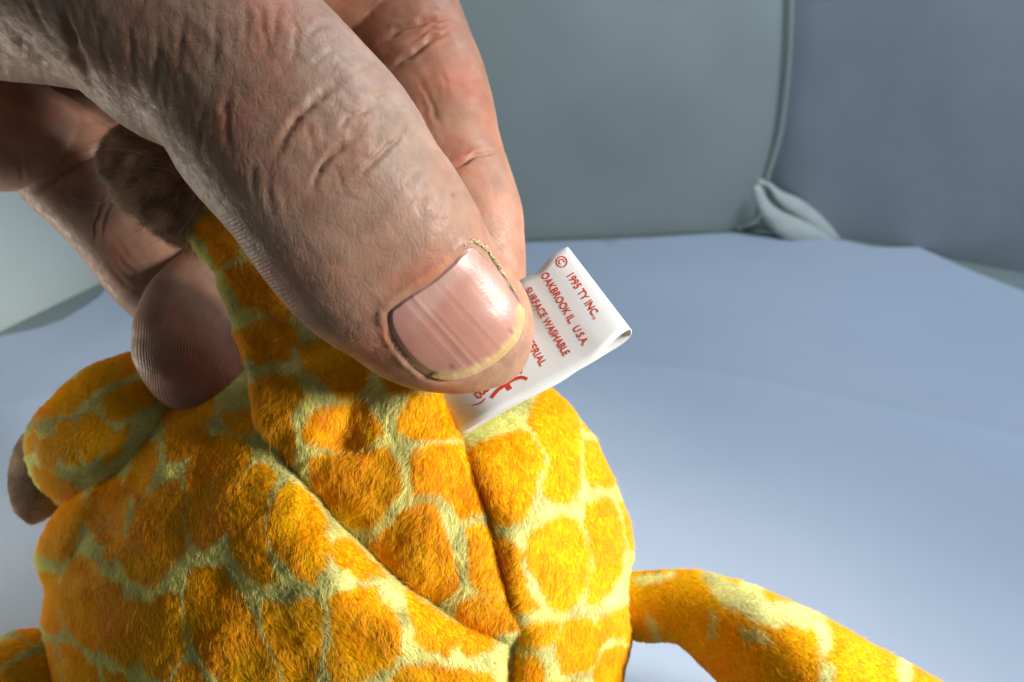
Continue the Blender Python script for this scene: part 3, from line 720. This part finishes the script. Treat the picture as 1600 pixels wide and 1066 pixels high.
INNER = [cw(-160, 0, 120, 32, 152, 10, 10), cw(-20, 90, 115, 34, 150, 10, 10), cw(110, 170, 105, 38, 148, 10, 10), cw(220, 250, 90, 45, 146, 9, 9), cw(310, 330, 70, 48, 144, 7, 7), cw(350, 370, 30, 48, 143, 3, 3)]
parts = {k: lr_tube(v) for k, v in dict(thumb=THUMB, index=INDEX, middle=MIDDLE, ring2=RING2, ring1=RING1, palm=PALM, backh=BACKH, fold=FOLD, inner=INNER).items()}
def ell(c, r):
    V, F = [], []; n, m = 32, 18
    for i in range(1, m):
        for k in range(n):
            a, b = math.pi * i / m, 2 * math.pi * k / n
            V.append(c + r[0] * math.sin(a) * math.cos(b) * RIGHT + r[1] * math.cos(a) * UP + r[2] * math.sin(a) * math.sin(b) * FWD)
    for i in range(m - 2):
        for k in range(n): F.append((i * n + k, i * n + (k + 1) % n, (i + 1) * n + (k + 1) % n, (i + 1) * n + k))
    F.append(tuple(range(n))); F.append(tuple((m - 2) * n + k for k in range(n)))
    return np.array(V), F, None
parts['web'] = ell(P(350, -190, 116), (30, 27, 24))  # out-of-view thumb web, added and sized to shade the rear fingers
allV, allF, off = [], [], 0
for V, F, _ in parts.values():
    bmt = bmesh.new(); vs = [bmt.verts.new(p) for p in V]
    for f in F: bmt.faces.new([vs[i] for i in f])
    bmesh.ops.recalc_face_normals(bmt, faces=bmt.faces[:])
    bmt.verts.index_update()
    allV += [tuple(v.co) for v in bmt.verts]; allF += [tuple(v.index + off for v in f.verts) for f in bmt.faces]
    off = len(allV); bmt.free()
me = bpy.data.meshes.new('tmp'); me.from_pydata(allV, [], allF); tmp = bpy.data.objects.new('tmp', me); C.objects.link(tmp)
md = tmp.modifiers.new('r', 'REMESH'); md.mode = 'VOXEL'; md.voxel_size = 0.33; md.adaptivity = 0
dg = bpy.context.evaluated_depsgraph_get(); ev = tmp.evaluated_get(dg).to_mesh()
nv = len(ev.vertices); HV = np.empty(nv * 3, np.float32); ev.vertices.foreach_get('co', HV); HV = HV.reshape(-1, 3).astype(float)
lp = np.empty(len(ev.loops), np.int32); ev.loops.foreach_get('vertex_index', lp); HF = lp.reshape(-1, 4)
ed = np.empty(len(ev.edges) * 2, np.int32); ev.edges.foreach_get('vertices', ed); ed = ed.reshape(-1, 2)
tmp.evaluated_get(dg).to_mesh_clear(); bpy.data.objects.remove(tmp); bpy.data.meshes.remove(me)
deg = np.bincount(ed.ravel(), minlength=nv)[:, None]
def lap(V):
    o = np.empty_like(V)
    for i in range(3): o[:, i] = np.bincount(ed[:, 0], V[ed[:, 1], i], nv) + np.bincount(ed[:, 1], V[ed[:, 0], i], nv)
    return o / deg - V
for it in range(12):
    HV = HV + 0.55 * lap(HV); HV = HV - 0.52 * lap(HV)
def quad_normals(V):
    n = np.cross(V[HF[:, 2]] - V[HF[:, 0]], V[HF[:, 3]] - V[HF[:, 1]])
    N = np.stack([sum(np.bincount(HF[:, j], n[:, i], nv) for j in range(4)) for i in range(3)], 1)
    return N / (np.linalg.norm(N, axis=1)[:, None] + 1e-12)
HN = quad_normals(HV)
if (HN * (HV - HV.mean(0))).sum() < 0: HF = HF[:, ::-1].copy(); HN = -HN
def cdist(V, path):
    path = resample(path, 2.5); b = np.full(len(V), 1e9)
    for q in path: b = np.minimum(b, ((V - q) ** 2).sum(1))
    return np.sqrt(b)
cd_ = np.stack([cdist(HV, parts[k][2]) / r for k, r in (('thumb', 12), ('index', 9), ('middle', 9), ('ring2', 9), ('ring1', 10), ('palm', 26), ('backh', 22))], 1)
fid = cd_.argmin(1)
hx, hy, hd = proj(HV)
facing = -(HN * ((HV - CAM) / np.linalg.norm(HV - CAM, axis=1)[:, None])).sum(1)
thumb = (fid == 0) & (facing > -0.1)
idx = (fid == 1) & (facing > -0.1)
mid = (fid == 2) & (facing > -0.1)
rg = ((fid == 3) | (fid == 4)) & (facing > -0.1)
NAIL = catmull([(604, 486), (616, 474), (644, 454), (672, 436), (701, 411), (718, 393), (739, 383), (757, 398), (780, 420), (799, 446), (813, 463), (820, 484), (818, 508), (809, 533), (791, 553), (766, 572), (735, 588), (701, 595), (673, 589), (650, 575), (630, 555), (613, 530), (604, 508)], 5, True)
hand_bvh = BVHTree.FromPolygons([tuple(v) for v in HV], HF.tolist())
def cast(px, py, bvh):
    r = P(px, py, 1.0) - CAM
    hit = bvh.ray_cast(Vector(CAM), Vector(r).normalized())
    return None if hit[0] is None else np.array(hit[0])

# wrinkles: (points, depth mm, width px); the skin is pushed in along each line and swells beside it
TH_CREASE = [
 ([(487,308),(496,274),(507,251),(527,234),(552,220),(569,209)], .60, 5.5), ([(538,285),(557,277),(583,254),(608,229),(625,212),(639,189),(650,172)], .62, 5),
 ([(524,201),(546,184),(569,172),(591,164)], .50, 6), ([(574,150),(597,147),(611,140)], .36, 5), ([(422,251),(442,218),(465,184),(490,158),(518,136),(546,116)], .55, 9),
 ([(482,181),(484,212),(498,251)], .3, 4), ([(521,254),(532,282),(541,310)], .28, 4), ([(510,299),(541,308),(569,317),(591,316)], .2, 5), ([(546,116),(560,108),(580,100)], .25, 5),
 ([(667,226),(659,257),(625,294),(600,312)], .14, 3), ([(681,279),(664,313),(645,341)], .14, 3), ([(672,222),(684,250),(690,290)], .12, 3), ([(636,268),(610,300)], .12, 3), ([(650,300),(620,335),(590,355)], .12, 3), ([(700,290),(690,330),(672,360)], .1, 3),
 ([(379,0),(386,38),(380,70)], .4, 6), ([(405,0),(413,50),(418,96)], .45, 6), ([(435,0),(430,40),(424,88)], .35, 5), ([(338,10),(336,60),(332,115)], .35, 7), ([(289,0),(283,60),(279,110)], .35, 7), ([(263,125),(259,180),(262,222)], .3, 5),
 ([(424,240),(420,280),(424,325),(439,362)], .3, 5), ([(443,300),(447,325),(456,352)], .25, 4), ([(400,230),(395,280),(402,330)], .25, 5), ([(360,120),(352,180),(356,240)], .35, 7), ([(320,150),(312,200),(318,260)], .3, 6),
 ([(0,30),(40,72),(85,108),(125,128)], .75, 9), ([(96,0),(112,60),(130,105),(152,146)], .75, 9), ([(40,-20),(60,30),(90,80)], .5, 8), ([(150,20),(160,80),(180,140)], .4, 7), ([(200,20),(205,90),(225,160)], .4, 7), ([(245,30),(245,110),(250,190)], .4, 7),
 ([(604,500),(598,485),(606,470)], .3, 5), ([(470,120),(500,90),(530,75)], .3, 6), ([(480,60),(500,40),(520,40)], .3, 6), ([(455,20),(462,60),(450,110)], .35, 6)]
IN_CREASE = [([(690,262),(720,255),(745,243),(770,237),(790,235)], .8, 5), ([(600,116),(612,106),(636,89),(682,58),(723,48)], .8, 6), ([(590,66),(640,40),(690,28),(718,24)], .8, 6), ([(630,75),(680,44),(722,36)], .4, 4),
 ([(655,118),(672,160),(690,205)], .25, 4), ([(690,110),(700,150)], .2, 4), ([(700,172),(735,165),(770,162)], .18, 5), ([(712,225),(740,222),(780,215)], .2, 4), ([(650,130),(664,180),(690,240)], .2, 4), ([(715,140),(745,130),(765,130)], .15, 4)]
RG_CREASE = [([(190,212),(150,238),(110,262),(70,290),(44,304)], 1.5, 8), ([(162,300),(152,330),(146,360),(146,388)], .8, 5), ([(180,300),(166,325),(160,350),(154,385)], .6, 5), ([(26,205),(30,240),(38,290)], .5, 5), ([(180,395),(200,420),(218,440)], .4, 4), ([(165,400),(185,430),(205,455)], .35, 4), ([(175,370),(195,395),(222,420)], .3, 4), ([(90,292),(105,305),(112,320)], .25, 4), ([(110,285),(130,300)], .2, 4), ([(205,470),(220,450),(235,430)], .35, 4)]
disp = np.zeros(nv)
def crease(mask, lst, swell=0.25):
    k = np.where(mask)[0]
    for ii, (pl, dep, wd) in enumerate(lst):
        kk = 0.72 if ii < 5 or dep > 0.7 else 0.36
        wd = max(3.2, wd * 0.66); q = catmull(pl, 4); lo, hi = q.min(0) - 6 * wd, q.max(0) + 6 * wd
        j = k[(hx[k] > lo[0]) & (hx[k] < hi[0]) & (hy[k] > lo[1]) & (hy[k] < hi[1])]
        if not len(j): continue
        jx = hx[j] + 3.0 * vnoise(hx[j] / 14 + 5, hy[j] / 14); jy = hy[j] + 3.0 * vnoise(hx[j] / 14 + 50, hy[j] / 14 + 9)
        d = seg_dist(jx, jy, q)
        ln = np.linalg.norm(np.diff(q, axis=0), axis=1).sum()
        fade = sstep(0, max(3.0 * wd, 0.42 * ln), np.minimum(np.hypot(hx[j] - q[0, 0], hy[j] - q[0, 1]), np.hypot(hx[j] - q[-1, 0], hy[j] - q[-1, 1])) + 0.6 * wd)
        disp[j] += fade * dep * kk * (-np.exp(-(d / wd) ** 2) + swell * np.exp(-((d - 2.3 * wd) / (1.3 * wd)) ** 2))
crease(thumb | (fid == 5), TH_CREASE); crease(idx, IN_CREASE); crease(rg, [(a_, b_ * 0.55, c_) for a_, b_, c_ in RG_CREASE])
# loose, finely pleated skin on the near side of the thumb, running down towards the grip
a = math.radians(76); u = hx * math.cos(a) + hy * math.sin(a); v = -hx * math.sin(a) + hy * math.cos(a)
tl = np.clip((hx * 0.54 + hy * 0.84 - 60) / 420, 0, 1)            # along the thumb
zone = thumb * sstep(0.86, 0.55, tl) * (0.35 + 0.65 * sstep(480, 260, hx))
warp = 9 * vnoise(hx / 60, hy / 60)
disp += zone * 0.06 * (np.abs(vnoise((v + warp) / 9, u / 40)) * -1.4 + 0.45 * vnoise((v + warp) / 6 + 20, u / 26) + 0.25)
kn = np.exp(-(((hx - 575) / 75) ** 2 + ((hy - 195) / 75) ** 2)) * thumb
disp += kn * (0.12 * vnoise(hx / 18, hy / 18 + 3) + 0.06 * vnoise(hx / 7 + 9, hy / 7))
disp += thumb * 0.02 * fbm(hx / 9, hy / 9 + 4, 2) + (~thumb) * 0.06 * fbm(hx / 25, hy / 25, 2)
# nail bed and the folds of skin round it
sd = sdf(hx, hy, NAIL); th_n = thumb & (sd < 45)
ins = th_n & (sd < 2)
disp[ins] = -0.8 * sstep(-4, -12, sd[ins])
prox = sstep(0, 1, ((hx - 672) * -0.657 + (hy - 436) * -0.754) / 20 + 0.3)           # 1 near the cuticle
side_l = sstep(668, 640, hx) * sstep(480, 500, hy); side_r = sstep(770, 790, hx) * sstep(500, 470, hy)
ring = np.exp(-((sd - 7) / 6.0) ** 2) * (sd > -2) * thumb
disp += ring * (0.16 * prox + 0.2 * side_l + 0.12 * side_r) * (1 + 0.5 * vnoise(hx / 7, hy / 7))
low = thumb * sstep(500, 540, hy) * (1 - prox)
disp += -0.25 * np.exp(-((sd - 2) / 3.5) ** 2) * low * (sd > -1)
HV2 = HV + HN * disp[:, None]

# colour of the skin (redness, calluses, paler knuckle)
def lerp(c, tgt, f): return c * (1 - f[:, None]) + np.asarray(tgt) * f[:, None]
sk = np.tile(np.array([0.47, 0.315, 0.235]), (nv, 1))
g = lambda x, y, r: np.exp(-(((hx - x) ** 2 + (hy - y) ** 2) / r ** 2))
sk = lerp(sk, (0.50, 0.245, 0.155), idx * 0.75)
sk = lerp(sk, (0.56, 0.36, 0.26), idx * 0.6 * g(790, 340, 70))
sk = lerp(sk, (0.44, 0.255, 0.18), (mid | rg) * 0.8)
sk = lerp(sk, (0.46, 0.165, 0.135), mid * 0.8 * g(360, 590, 55))
sk = lerp(sk, (0.50, 0.26, 0.17), thumb * 0.7 * np.exp(-np.clip(sd, 0, 999) / 55))
sk = lerp(sk, (0.53, 0.36, 0.25), thumb * 0.7 * g(770, 600, 50))
sk = lerp(sk, (0.50, 0.38, 0.31), thumb * 0.6 * g(590, 150, 110))
sk = lerp(sk, (0.44, 0.25, 0.18), thumb * 0.6 * (g(540, 270, 40) + g(560, 215, 30)))
sk = lerp(sk, (0.58, 0.43, 0.22), thumb * np.clip(np.exp(-((sd - 3) / 5.5) ** 2) * (0.22 + 0.5 * side_r * prox + 0.3 * vnoise(hx / 9, hy / 9)), 0, 1))
sk = lerp(sk, (0.30, 0.20, 0.13), thumb * 0.25 * np.exp(-((sd - 2) / 3) ** 2) * side_l * np.clip(0.5 + vnoise(hx / 6, hy / 6), 0, 1))
sk = lerp(sk, (0.20, 0.11, 0.07), thumb * 0.6 * g(708, 305, 4.5))
sk *= (1 + 0.07 * fbm(hx / 22, hy / 22, 3))[:, None] * np.array([0.84, 0.77, 0.74])
pph = np.zeros(nv); pam = np.zeros(nv)
r1 = np.hypot(hx - 420, (hy - 560) * 0.8) + 5 * vnoise(hx / 45, hy / 45)
pph = np.where(mid, r1 * 2 * math.pi / 4.4, pph); pam = np.where(mid, 1.8 * sstep(455, 510, hy), pam)
r2 = np.hypot((hx - 640) * 0.8, hy - 470) + 6 * vnoise(hx / 50, hy / 50)
pph = np.where(idx, r2 * 2 * math.pi / 5.0, pph); pam = np.where(idx, 0.15 + 0.45 * sstep(240, 270, hy), pam)
lowe = thumb & (hx * 0.76 - hy * 0.65 < -10 + 0 * hx)
r3 = (hx * 0.35 + hy * 0.94) + 4 * vnoise(hx / 30, hy / 30)
eL = seg_dist(hx, hy, [(355, 352), (404, 418), (468, 496), (545, 551)])
pph = np.where(thumb, r3 * 2 * math.pi / 6.5, pph); pam = np.where(thumb, 0.8 * np.exp(-(eL / 26) ** 2), pam)
dors = np.where(thumb, 1.0 - 0.55 * np.exp(-np.clip(sd, 0, 999) / 40), 0.25)
hand = thing('hand', "hand gripping the toy, thumb and ridged thumbnail in front", 'hand', tuple(P(-230, -200, 124)))
hand_o = mesh_obj('skin', HV2, HF, M_skin, hand, col=np.clip(sk, 0.02, 1), attrs={'print': pph, 'printamt': pam, 'dorsal': dors})

# thumbnail
o = resample(NAIL, 3.5, True); lo, hi = o.min(0), o.max(0)
gx, gy = np.meshgrid(np.arange(lo[0], hi[0], 2.2), np.arange(lo[1], hi[1], 2.2)); gx, gy = gx.ravel(), gy.ravel()
kp = inside(gx, gy, o) & (seg_dist(gx, gy, o, True) > 1.2)
nv2, nf, nb = cdt(o, np.c_[gx[kp], gy[kp]])
smp = nv2[::7]; dep = []
for q in smp:
    h_ = cast(q[0], q[1], hand_bvh); dep.append((h_ - CAM) @ FWD if h_ is not None else np.nan)
dep = np.array(dep); ok = ~np.isnan(dep)
def basis(x, y):
    x = (x - 712) / 110; y = (y - 490) / 110
    return np.stack([np.ones_like(x), x, y, x * x, x * y, y * y, x ** 3, x * x * y, x * y * y, y ** 3, x ** 4, y ** 4, x * x * y * y], 1)
coef = np.linalg.lstsq(basis(smp[ok, 0], smp[ok, 1]), dep[ok], rcond=None)[0]
nx_, ny_ = nv2[:, 0], nv2[:, 1]
nd0 = basis(nx_, ny_) @ coef
al = (nx_ - 672) * 0.657 + (ny_ - 436) * 0.754            # along the nail
ac = (nx_ - 672) * 0.754 - (ny_ - 436) * 0.657            # across, + towards the upper right
ed_ = seg_dist(nx_, ny_, NAIL, True)
rs = np.random.default_rng(3); rid = np.zeros(len(nx_))
for i in range(10):
    c_ = rs.uniform(-62, 18); wd = rs.uniform(1.6, 3.4); am = rs.uniform(0.015, 0.045)
    st = rs.uniform(-10, 60)
    rid += am * np.exp(-((ac - c_ - 0.02 * al) / wd) ** 2) * sstep(st - 10, st + 15, al + 30)
for i in range(14):
    c_ = rs.uniform(-95, 95); rid += 0.008 * np.exp(-((ac - c_) / 2.5) ** 2)
freeband = sstep(470, 520, ny_ + 0.25 * (nx_ - 700)) 
fd0 = seg_dist(nx_, ny_, [(820, 490), (818, 508), (809, 533), (791, 553), (766, 572), (735, 588), (701, 595), (680, 590)])
lift = np.maximum(-0.16 + 0.58 * sstep(0, 10, ed_), 0.34 * sstep(14, 4, fd0))
nd1 = nd0 - lift - rid * sstep(2, 12, ed_) - 0.04 * vnoise(nx_ / 25, ny_ / 25)
near = np.where(ed_ < 11)[0]
for i in near:
    h_ = cast(nx_[i], ny_[i], hand_bvh)
    if h_ is None: continue
    dc = (h_ - CAM) @ FWD; fe_ = float(sstep(12, 5, fd0[i])); t_ = float(sstep(1.5, 11, ed_[i]))
    nd1[i] = (dc + 0.06 * (1 - fe_) - 0.22 * fe_) * (1 - t_) + nd1[i] * t_
nvw = P(nx_, ny_, nd1)
fe = catmull([(820, 484), (818, 508), (809, 533), (791, 553), (766, 572), (735, 588), (701, 595), (673, 589)], 5)
fd = seg_dist(nx_, ny_, fe)
nc = np.tile(np.array([0.50, 0.265, 0.215]), (len(nx_), 1))
lun_sheen = sstep(38, 12, al + 6 * vnoise(nx_ / 14, ny_ / 14) + 0.12 * ac - 12)  # whitish lunula band, with the lamp's reflection painted into its colour
nc = lerp(nc, (0.56, 0.40, 0.36), 0.75 * np.clip(lun_sheen, 0, 1))
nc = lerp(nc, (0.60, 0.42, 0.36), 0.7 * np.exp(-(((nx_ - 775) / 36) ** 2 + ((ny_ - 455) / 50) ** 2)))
nc = lerp(nc, (0.40, 0.16, 0.13), 0.55 * np.exp(-(((nx_ - 625) / 30) ** 2 + ((ny_ - 515) / 38) ** 2)))
yel = sstep(19, 9, fd + 4 * vnoise(nx_ / 8, ny_ / 8))
nc = lerp(nc, (0.60, 0.47, 0.22), 0.9 * yel)
nc = lerp(nc, (0.74, 0.62, 0.36), 0.8 * yel * np.clip(vnoise(ac / 4, al / 14), 0, 1))
dirt = np.exp(-(seg_dist(nx_, ny_, [(797, 445), (806, 458), (816, 472)]) / 4) ** 2) + 0.6 * np.exp(-(seg_dist(nx_, ny_, [(668, 584), (680, 583)]) / 5) ** 2) + 0.5 * np.exp(-(seg_dist(nx_, ny_, [(704, 571), (707, 574)]) / 3) ** 2) + 0.4 * np.exp(-(seg_dist(nx_, ny_, [(796, 515), (801, 521)]) / 2) ** 2)
nc = lerp(nc, (0.05, 0.04, 0.045), np.clip(dirt, 0, 0.85))
nc = lerp(nc, (0.16, 0.09, 0.06), 0.3 * sstep(3, 1, ed_) * sstep(660, 640, nx_))
a = np.array(nf[:60]); nn = np.cross(nvw[a[:, 1]] - nvw[a[:, 0]], nvw[a[:, 2]] - nvw[a[:, 0]])
if (nn @ FWD).sum() > 0: nf = [q[::-1] for q in nf]
# give the plate a thickness: a skirt pushed into the finger
n0 = len(nvw); skirt = P(nx_, ny_, nd1 + 0.9)
Fn = list(nf); cnt = {(q[i], q[(i + 1) % 3]) for q in nf for i in range(3)}
bverts = sorted({i for e in cnt if (e[1], e[0]) not in cnt for i in e}); mp = {b: n0 + k for k, b in enumerate(bverts)}
for (p_, q_) in cnt:
    if (q_, p_) not in cnt: Fn.append((q_, p_, mp[p_], mp[q_]))
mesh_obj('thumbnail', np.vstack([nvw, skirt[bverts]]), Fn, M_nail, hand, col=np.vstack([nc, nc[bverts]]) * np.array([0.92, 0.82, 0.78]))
# dry cuticle round the root and far side of the nail
M_cut = plain('dry_cuticle', (0.52, 0.40, 0.25), 0.75, 0.3, 700, 0.4, 2500, 0.0003)
hand_bvh2 = BVHTree.FromPolygons([tuple(v) for v in HV2], HF.tolist())
def rim(pts, rad, nm):
    pl = resample(catmull(pts, 6), 1.6); W = []; last = None
    for q in pl:
        h_ = cast(q[0], q[1], hand_bvh); 
        if h_ is None: h_ = last if last is not None else P(q[0], q[1], 92)
        d = (h_ - CAM) @ FWD; last = h_
        W.append(P(q[0] + random.uniform(-1.6, 1.6), q[1] + random.uniform(-1.6, 1.6), d - 0.10))
    W = np.array(W); n = len(W)
    r = rad * (0.6 + 0.4 * np.sin(np.linspace(0, math.pi, n))) * (1 + 0.75 * vnoise(np.arange(n) / 4.0, np.full(n, rad * 50)))
    V, F = tube_mesh(W, np.maximum(r, 0.05), 8)
    V += 0.05 * rng.normal(size=V.shape)
    mesh_obj(nm, V, F, M_cut, hand)
rim([(724, 384), (737, 376), (750, 382), (761, 391), (774, 409), (790, 434), (803, 455)], 0.22, 'cuticle')
# edge of the nail of the middle finger, just showing past the finger end
mn = catmull([(352, 650, 121), (368, 645, 120), (381, 635, 120), (388, 622, 121), (391, 606, 122)], 6)
pts3 = P(mn[:, 0], mn[:, 1], mn[:, 2])
V = np.vstack([pts3 - FWD * 0.0, pts3 + (RIGHT * 0.4 - UP * 0.5) + FWD * 0.3, pts3 + FWD * 7 - RIGHT * 1.5 + UP * 1.5, pts3 + FWD * 7 - (RIGHT * 1.2 - UP * 1.2)]); n = len(pts3)
F = []
for i in range(n - 1):
    for r_ in range(4):
        q_ = (r_ + 1) % 4; F.append((r_ * n + i, r_ * n + i + 1, q_ * n + i + 1, q_ * n + i))
mesh_obj('fingernail', V, F, M_nail, hand, col=np.tile(np.array([0.42, 0.30, 0.24]), (len(V), 1)))

# ------------------------------------------------------------------ the sewn-in ribbon tag
fl = np.array([(716, 681, 108.5), (728, 673, 106.8), (766, 651, 104.6), (824, 619, 104.0), (877, 590, 103.6), (912, 571, 103.35), (932, 558, 103.1), (949, 542, 102.9), (970, 523, 102.9), (984, 515, 103.1)], float)
bl = np.array([(987, 518, 103.4), (984, 527, 104.2), (970, 539, 104.9), (949, 552, 105.2), (923, 568, 105.2), (900, 581, 105.2), (871, 600, 105.0), (807, 633, 105.4), (737, 673, 107.6), (722, 682, 109.2)], float)
fu = np.array([(612, 552, 108), (630, 545, 107.5), (680, 512, 106.6), (740, 478, 106.4), (790, 449, 106.2), (811, 438, 105.4), (826, 431, 105.1), (841, 423, 104.8), (862, 400, 104.5), (884, 387, 104.6)], float)
bu = fu[::-1] + np.array([1.0, 1.0, 0.9]); bu[0] = (886, 389, 105.2)
lowc = catmull(np.vstack([fl, bl]), 8); upc = catmull(np.vstack([fu, bu]), 8)
nu, nt_ = len(lowc), 14; TV = []; wv = []
A = P(lowc[:, 0], lowc[:, 1], lowc[:, 2]); B = P(upc[:, 0], upc[:, 1], upc[:, 2])
for i in range(nu):
    for j in range(nt_ + 1):
        t = j / nt_; TV.append(A[i] * (1 - t) + B[i] * t); wv.append(i)
TV = np.array(TV)
arc = np.r_[0, np.cumsum(np.linalg.norm(np.diff(A, axis=0), axis=1))]; wv = arc[np.array(wv)] * 2 * math.pi / 0.33
TF = [(i * (nt_ + 1) + j, (i + 1) * (nt_ + 1) + j, (i + 1) * (nt_ + 1) + j + 1, i * (nt_ + 1) + j + 1) for i in range(nu - 1) for j in range(nt_)]
q = np.array(TF[:200]); nn = np.cross(TV[q[:, 1]] - TV[q[:, 0]], TV[q[:, 2]] - TV[q[:, 0]])
if (nn @ FWD).sum() > 0: TF = [f[::-1] for f in TF]
tg = mesh_obj('care_tag', TV, TF, M_ribbon, toy, attrs={'weave': wv})
tg['label'] = 'white folded ribbon tag with red print'
sm = tg.modifiers.new('thickness', 'SOLIDIFY'); sm.thickness = 0.14 * S; sm.offset = -1
tag_bvh = BVHTree.FromPolygons([tuple(v) for v in TV], TF)
nf_front = (len(fl) * 8 - 8) * nt_
def on_tag(x, y, lift=0.05):
    h_ = cast(x, y, tag_bvh)
    if h_ is None:
        d = 104.5 if last_tag[0] is None else last_tag[0]
        return P(x, y, d - lift)
    d = (h_ - CAM) @ FWD; last_tag[0] = d
    return P(x, y, d - lift)
last_tag = [None]
def put_print(nm, v2, f):
    V = np.array([on_tag(x, y) for x, y in v2])
    o = mesh_obj(nm, V, f, M_red, tg, smooth=False); return o
def text_line(txt, start, end, cap, bold=0.0):
    """lettering from start (baseline, first letter) to end, cap height in px"""
    cu = bpy.data.curves.new('t', 'FONT'); cu.body = txt; cu.offset = bold; cu.resolution_u = 3
    ob = bpy.data.objects.new('t', cu); C.objects.link(ob)
    dg = bpy.context.evaluated_depsgraph_get(); dg.update()
    m = ob.evaluated_get(dg).to_mesh()
    v = np.array([tuple(q.co)[:2] for q in m.vertices]); f = [tuple(p.vertices) for p in m.polygons]
    ob.evaluated_get(dg).to_mesh_clear(); bpy.data.objects.remove(ob); bpy.data.curves.remove(cu)
    s_, e_ = np.array(start, float), np.array(end, float); L_ = np.linalg.norm(e_ - s_); e1 = (e_ - s_) / L_; e2 = np.array([e1[1], -e1[0]])
    x = (v[:, 0] - v[:, 0].min()) / (v[:, 0].max() - v[:, 0].min()) * L_; y = v[:, 1] / 0.69 * cap
    put_print('printed_text', s_ + x[:, None] * e1 + y[:, None] * e2, f)
def stroke(pts, wpx, nm='printed_mark', close=False):
    p = catmull(pts, 6, close)
    if close: p = np.vstack([p, p[:1]])
    t = np.gradient(p, axis=0); t /= np.linalg.norm(t, axis=1)[:, None]; nn = np.c_[-t[:, 1], t[:, 0]]
    n = len(p); v = np.vstack([p + nn * wpx / 2, p - nn * wpx / 2])
    put_print(nm, v, [(i, i + 1, n + i + 1, n + i) for i in range(n - 1)])
text_line('1995 TY INC.,', (886, 432), (929, 499), 12.3, 0.014)
text_line('OAKBROOK IL,  U.S.A.', (845, 430), (911, 541), 12.3, 0.014)
text_line('SURFACE WASHABLE', (819, 454), (881, 557), 12.3, 0.014)
text_line('MATERIAL', (811, 518), (845, 573), 12.3, 0.014)
cc = (877.7, 409.2)
stroke([(cc[0] + 8.2 * math.cos(k * math.pi / 6), cc[1] + 8.2 * math.sin(k * math.pi / 6)) for k in range(12)], 1.7, close=True)
ca = math.radians(58)
stroke([(cc[0] + 4.0 * math.cos(ca + math.radians(k)), cc[1] + 4.0 * math.sin(ca + math.radians(k))) for k in range(45, 316, 30)], 1.6)
ce = [(824, 592.5), (818, 590), (812.5, 590), (801, 594), (790, 601.5), (779, 609), (772, 616.5), (768, 622)]
stroke(ce, 5.0); stroke([(792, 600), (797, 609)], 8.0); stroke([(x - 8, y - 10) for x, y in ce], 5.0)
stroke([(738, 633.5), (746, 632), (753, 629), (758.5, 623)], 1.6)
text_line('R', (744, 606), (750, 615), 17, 0.0); text_line('B', (741, 615), (748, 625), 17, 0.0)

# ------------------------------------------------------------------ cloth loop in the corner of the tent
dz = float(proj(floor_pt(1240, 374))[2])
lpo = thing('fabric_loop', 'folded off-white cloth loop lying in the corner behind the paper', 'cloth loop', tuple(floor_pt(1250, 372)))
UPF = [(1180, 296), (1186, 280), (1200, 283), (1220, 298), (1250, 311), (1280, 334), (1312, 366), (1325, 384), (1295, 384), (1262, 356), (1232, 336), (1214, 322), (1202, 300), (1192, 292)]
LOF = [(1178, 290), (1190, 292), (1200, 312), (1218, 328), (1245, 340), (1280, 358), (1308, 384), (1262, 388), (1236, 384), (1212, 364), (1190, 338), (1178, 310)]
for nm, ol, dd in (('upper_fold', UPF, dz + 4), ('lower_fold', LOF, dz - 2)):
    p_ = Pillow(ol, dd, 4.5, 4, 5); mesh_obj(nm, p_.V, p_.F, M_loop, lpo)
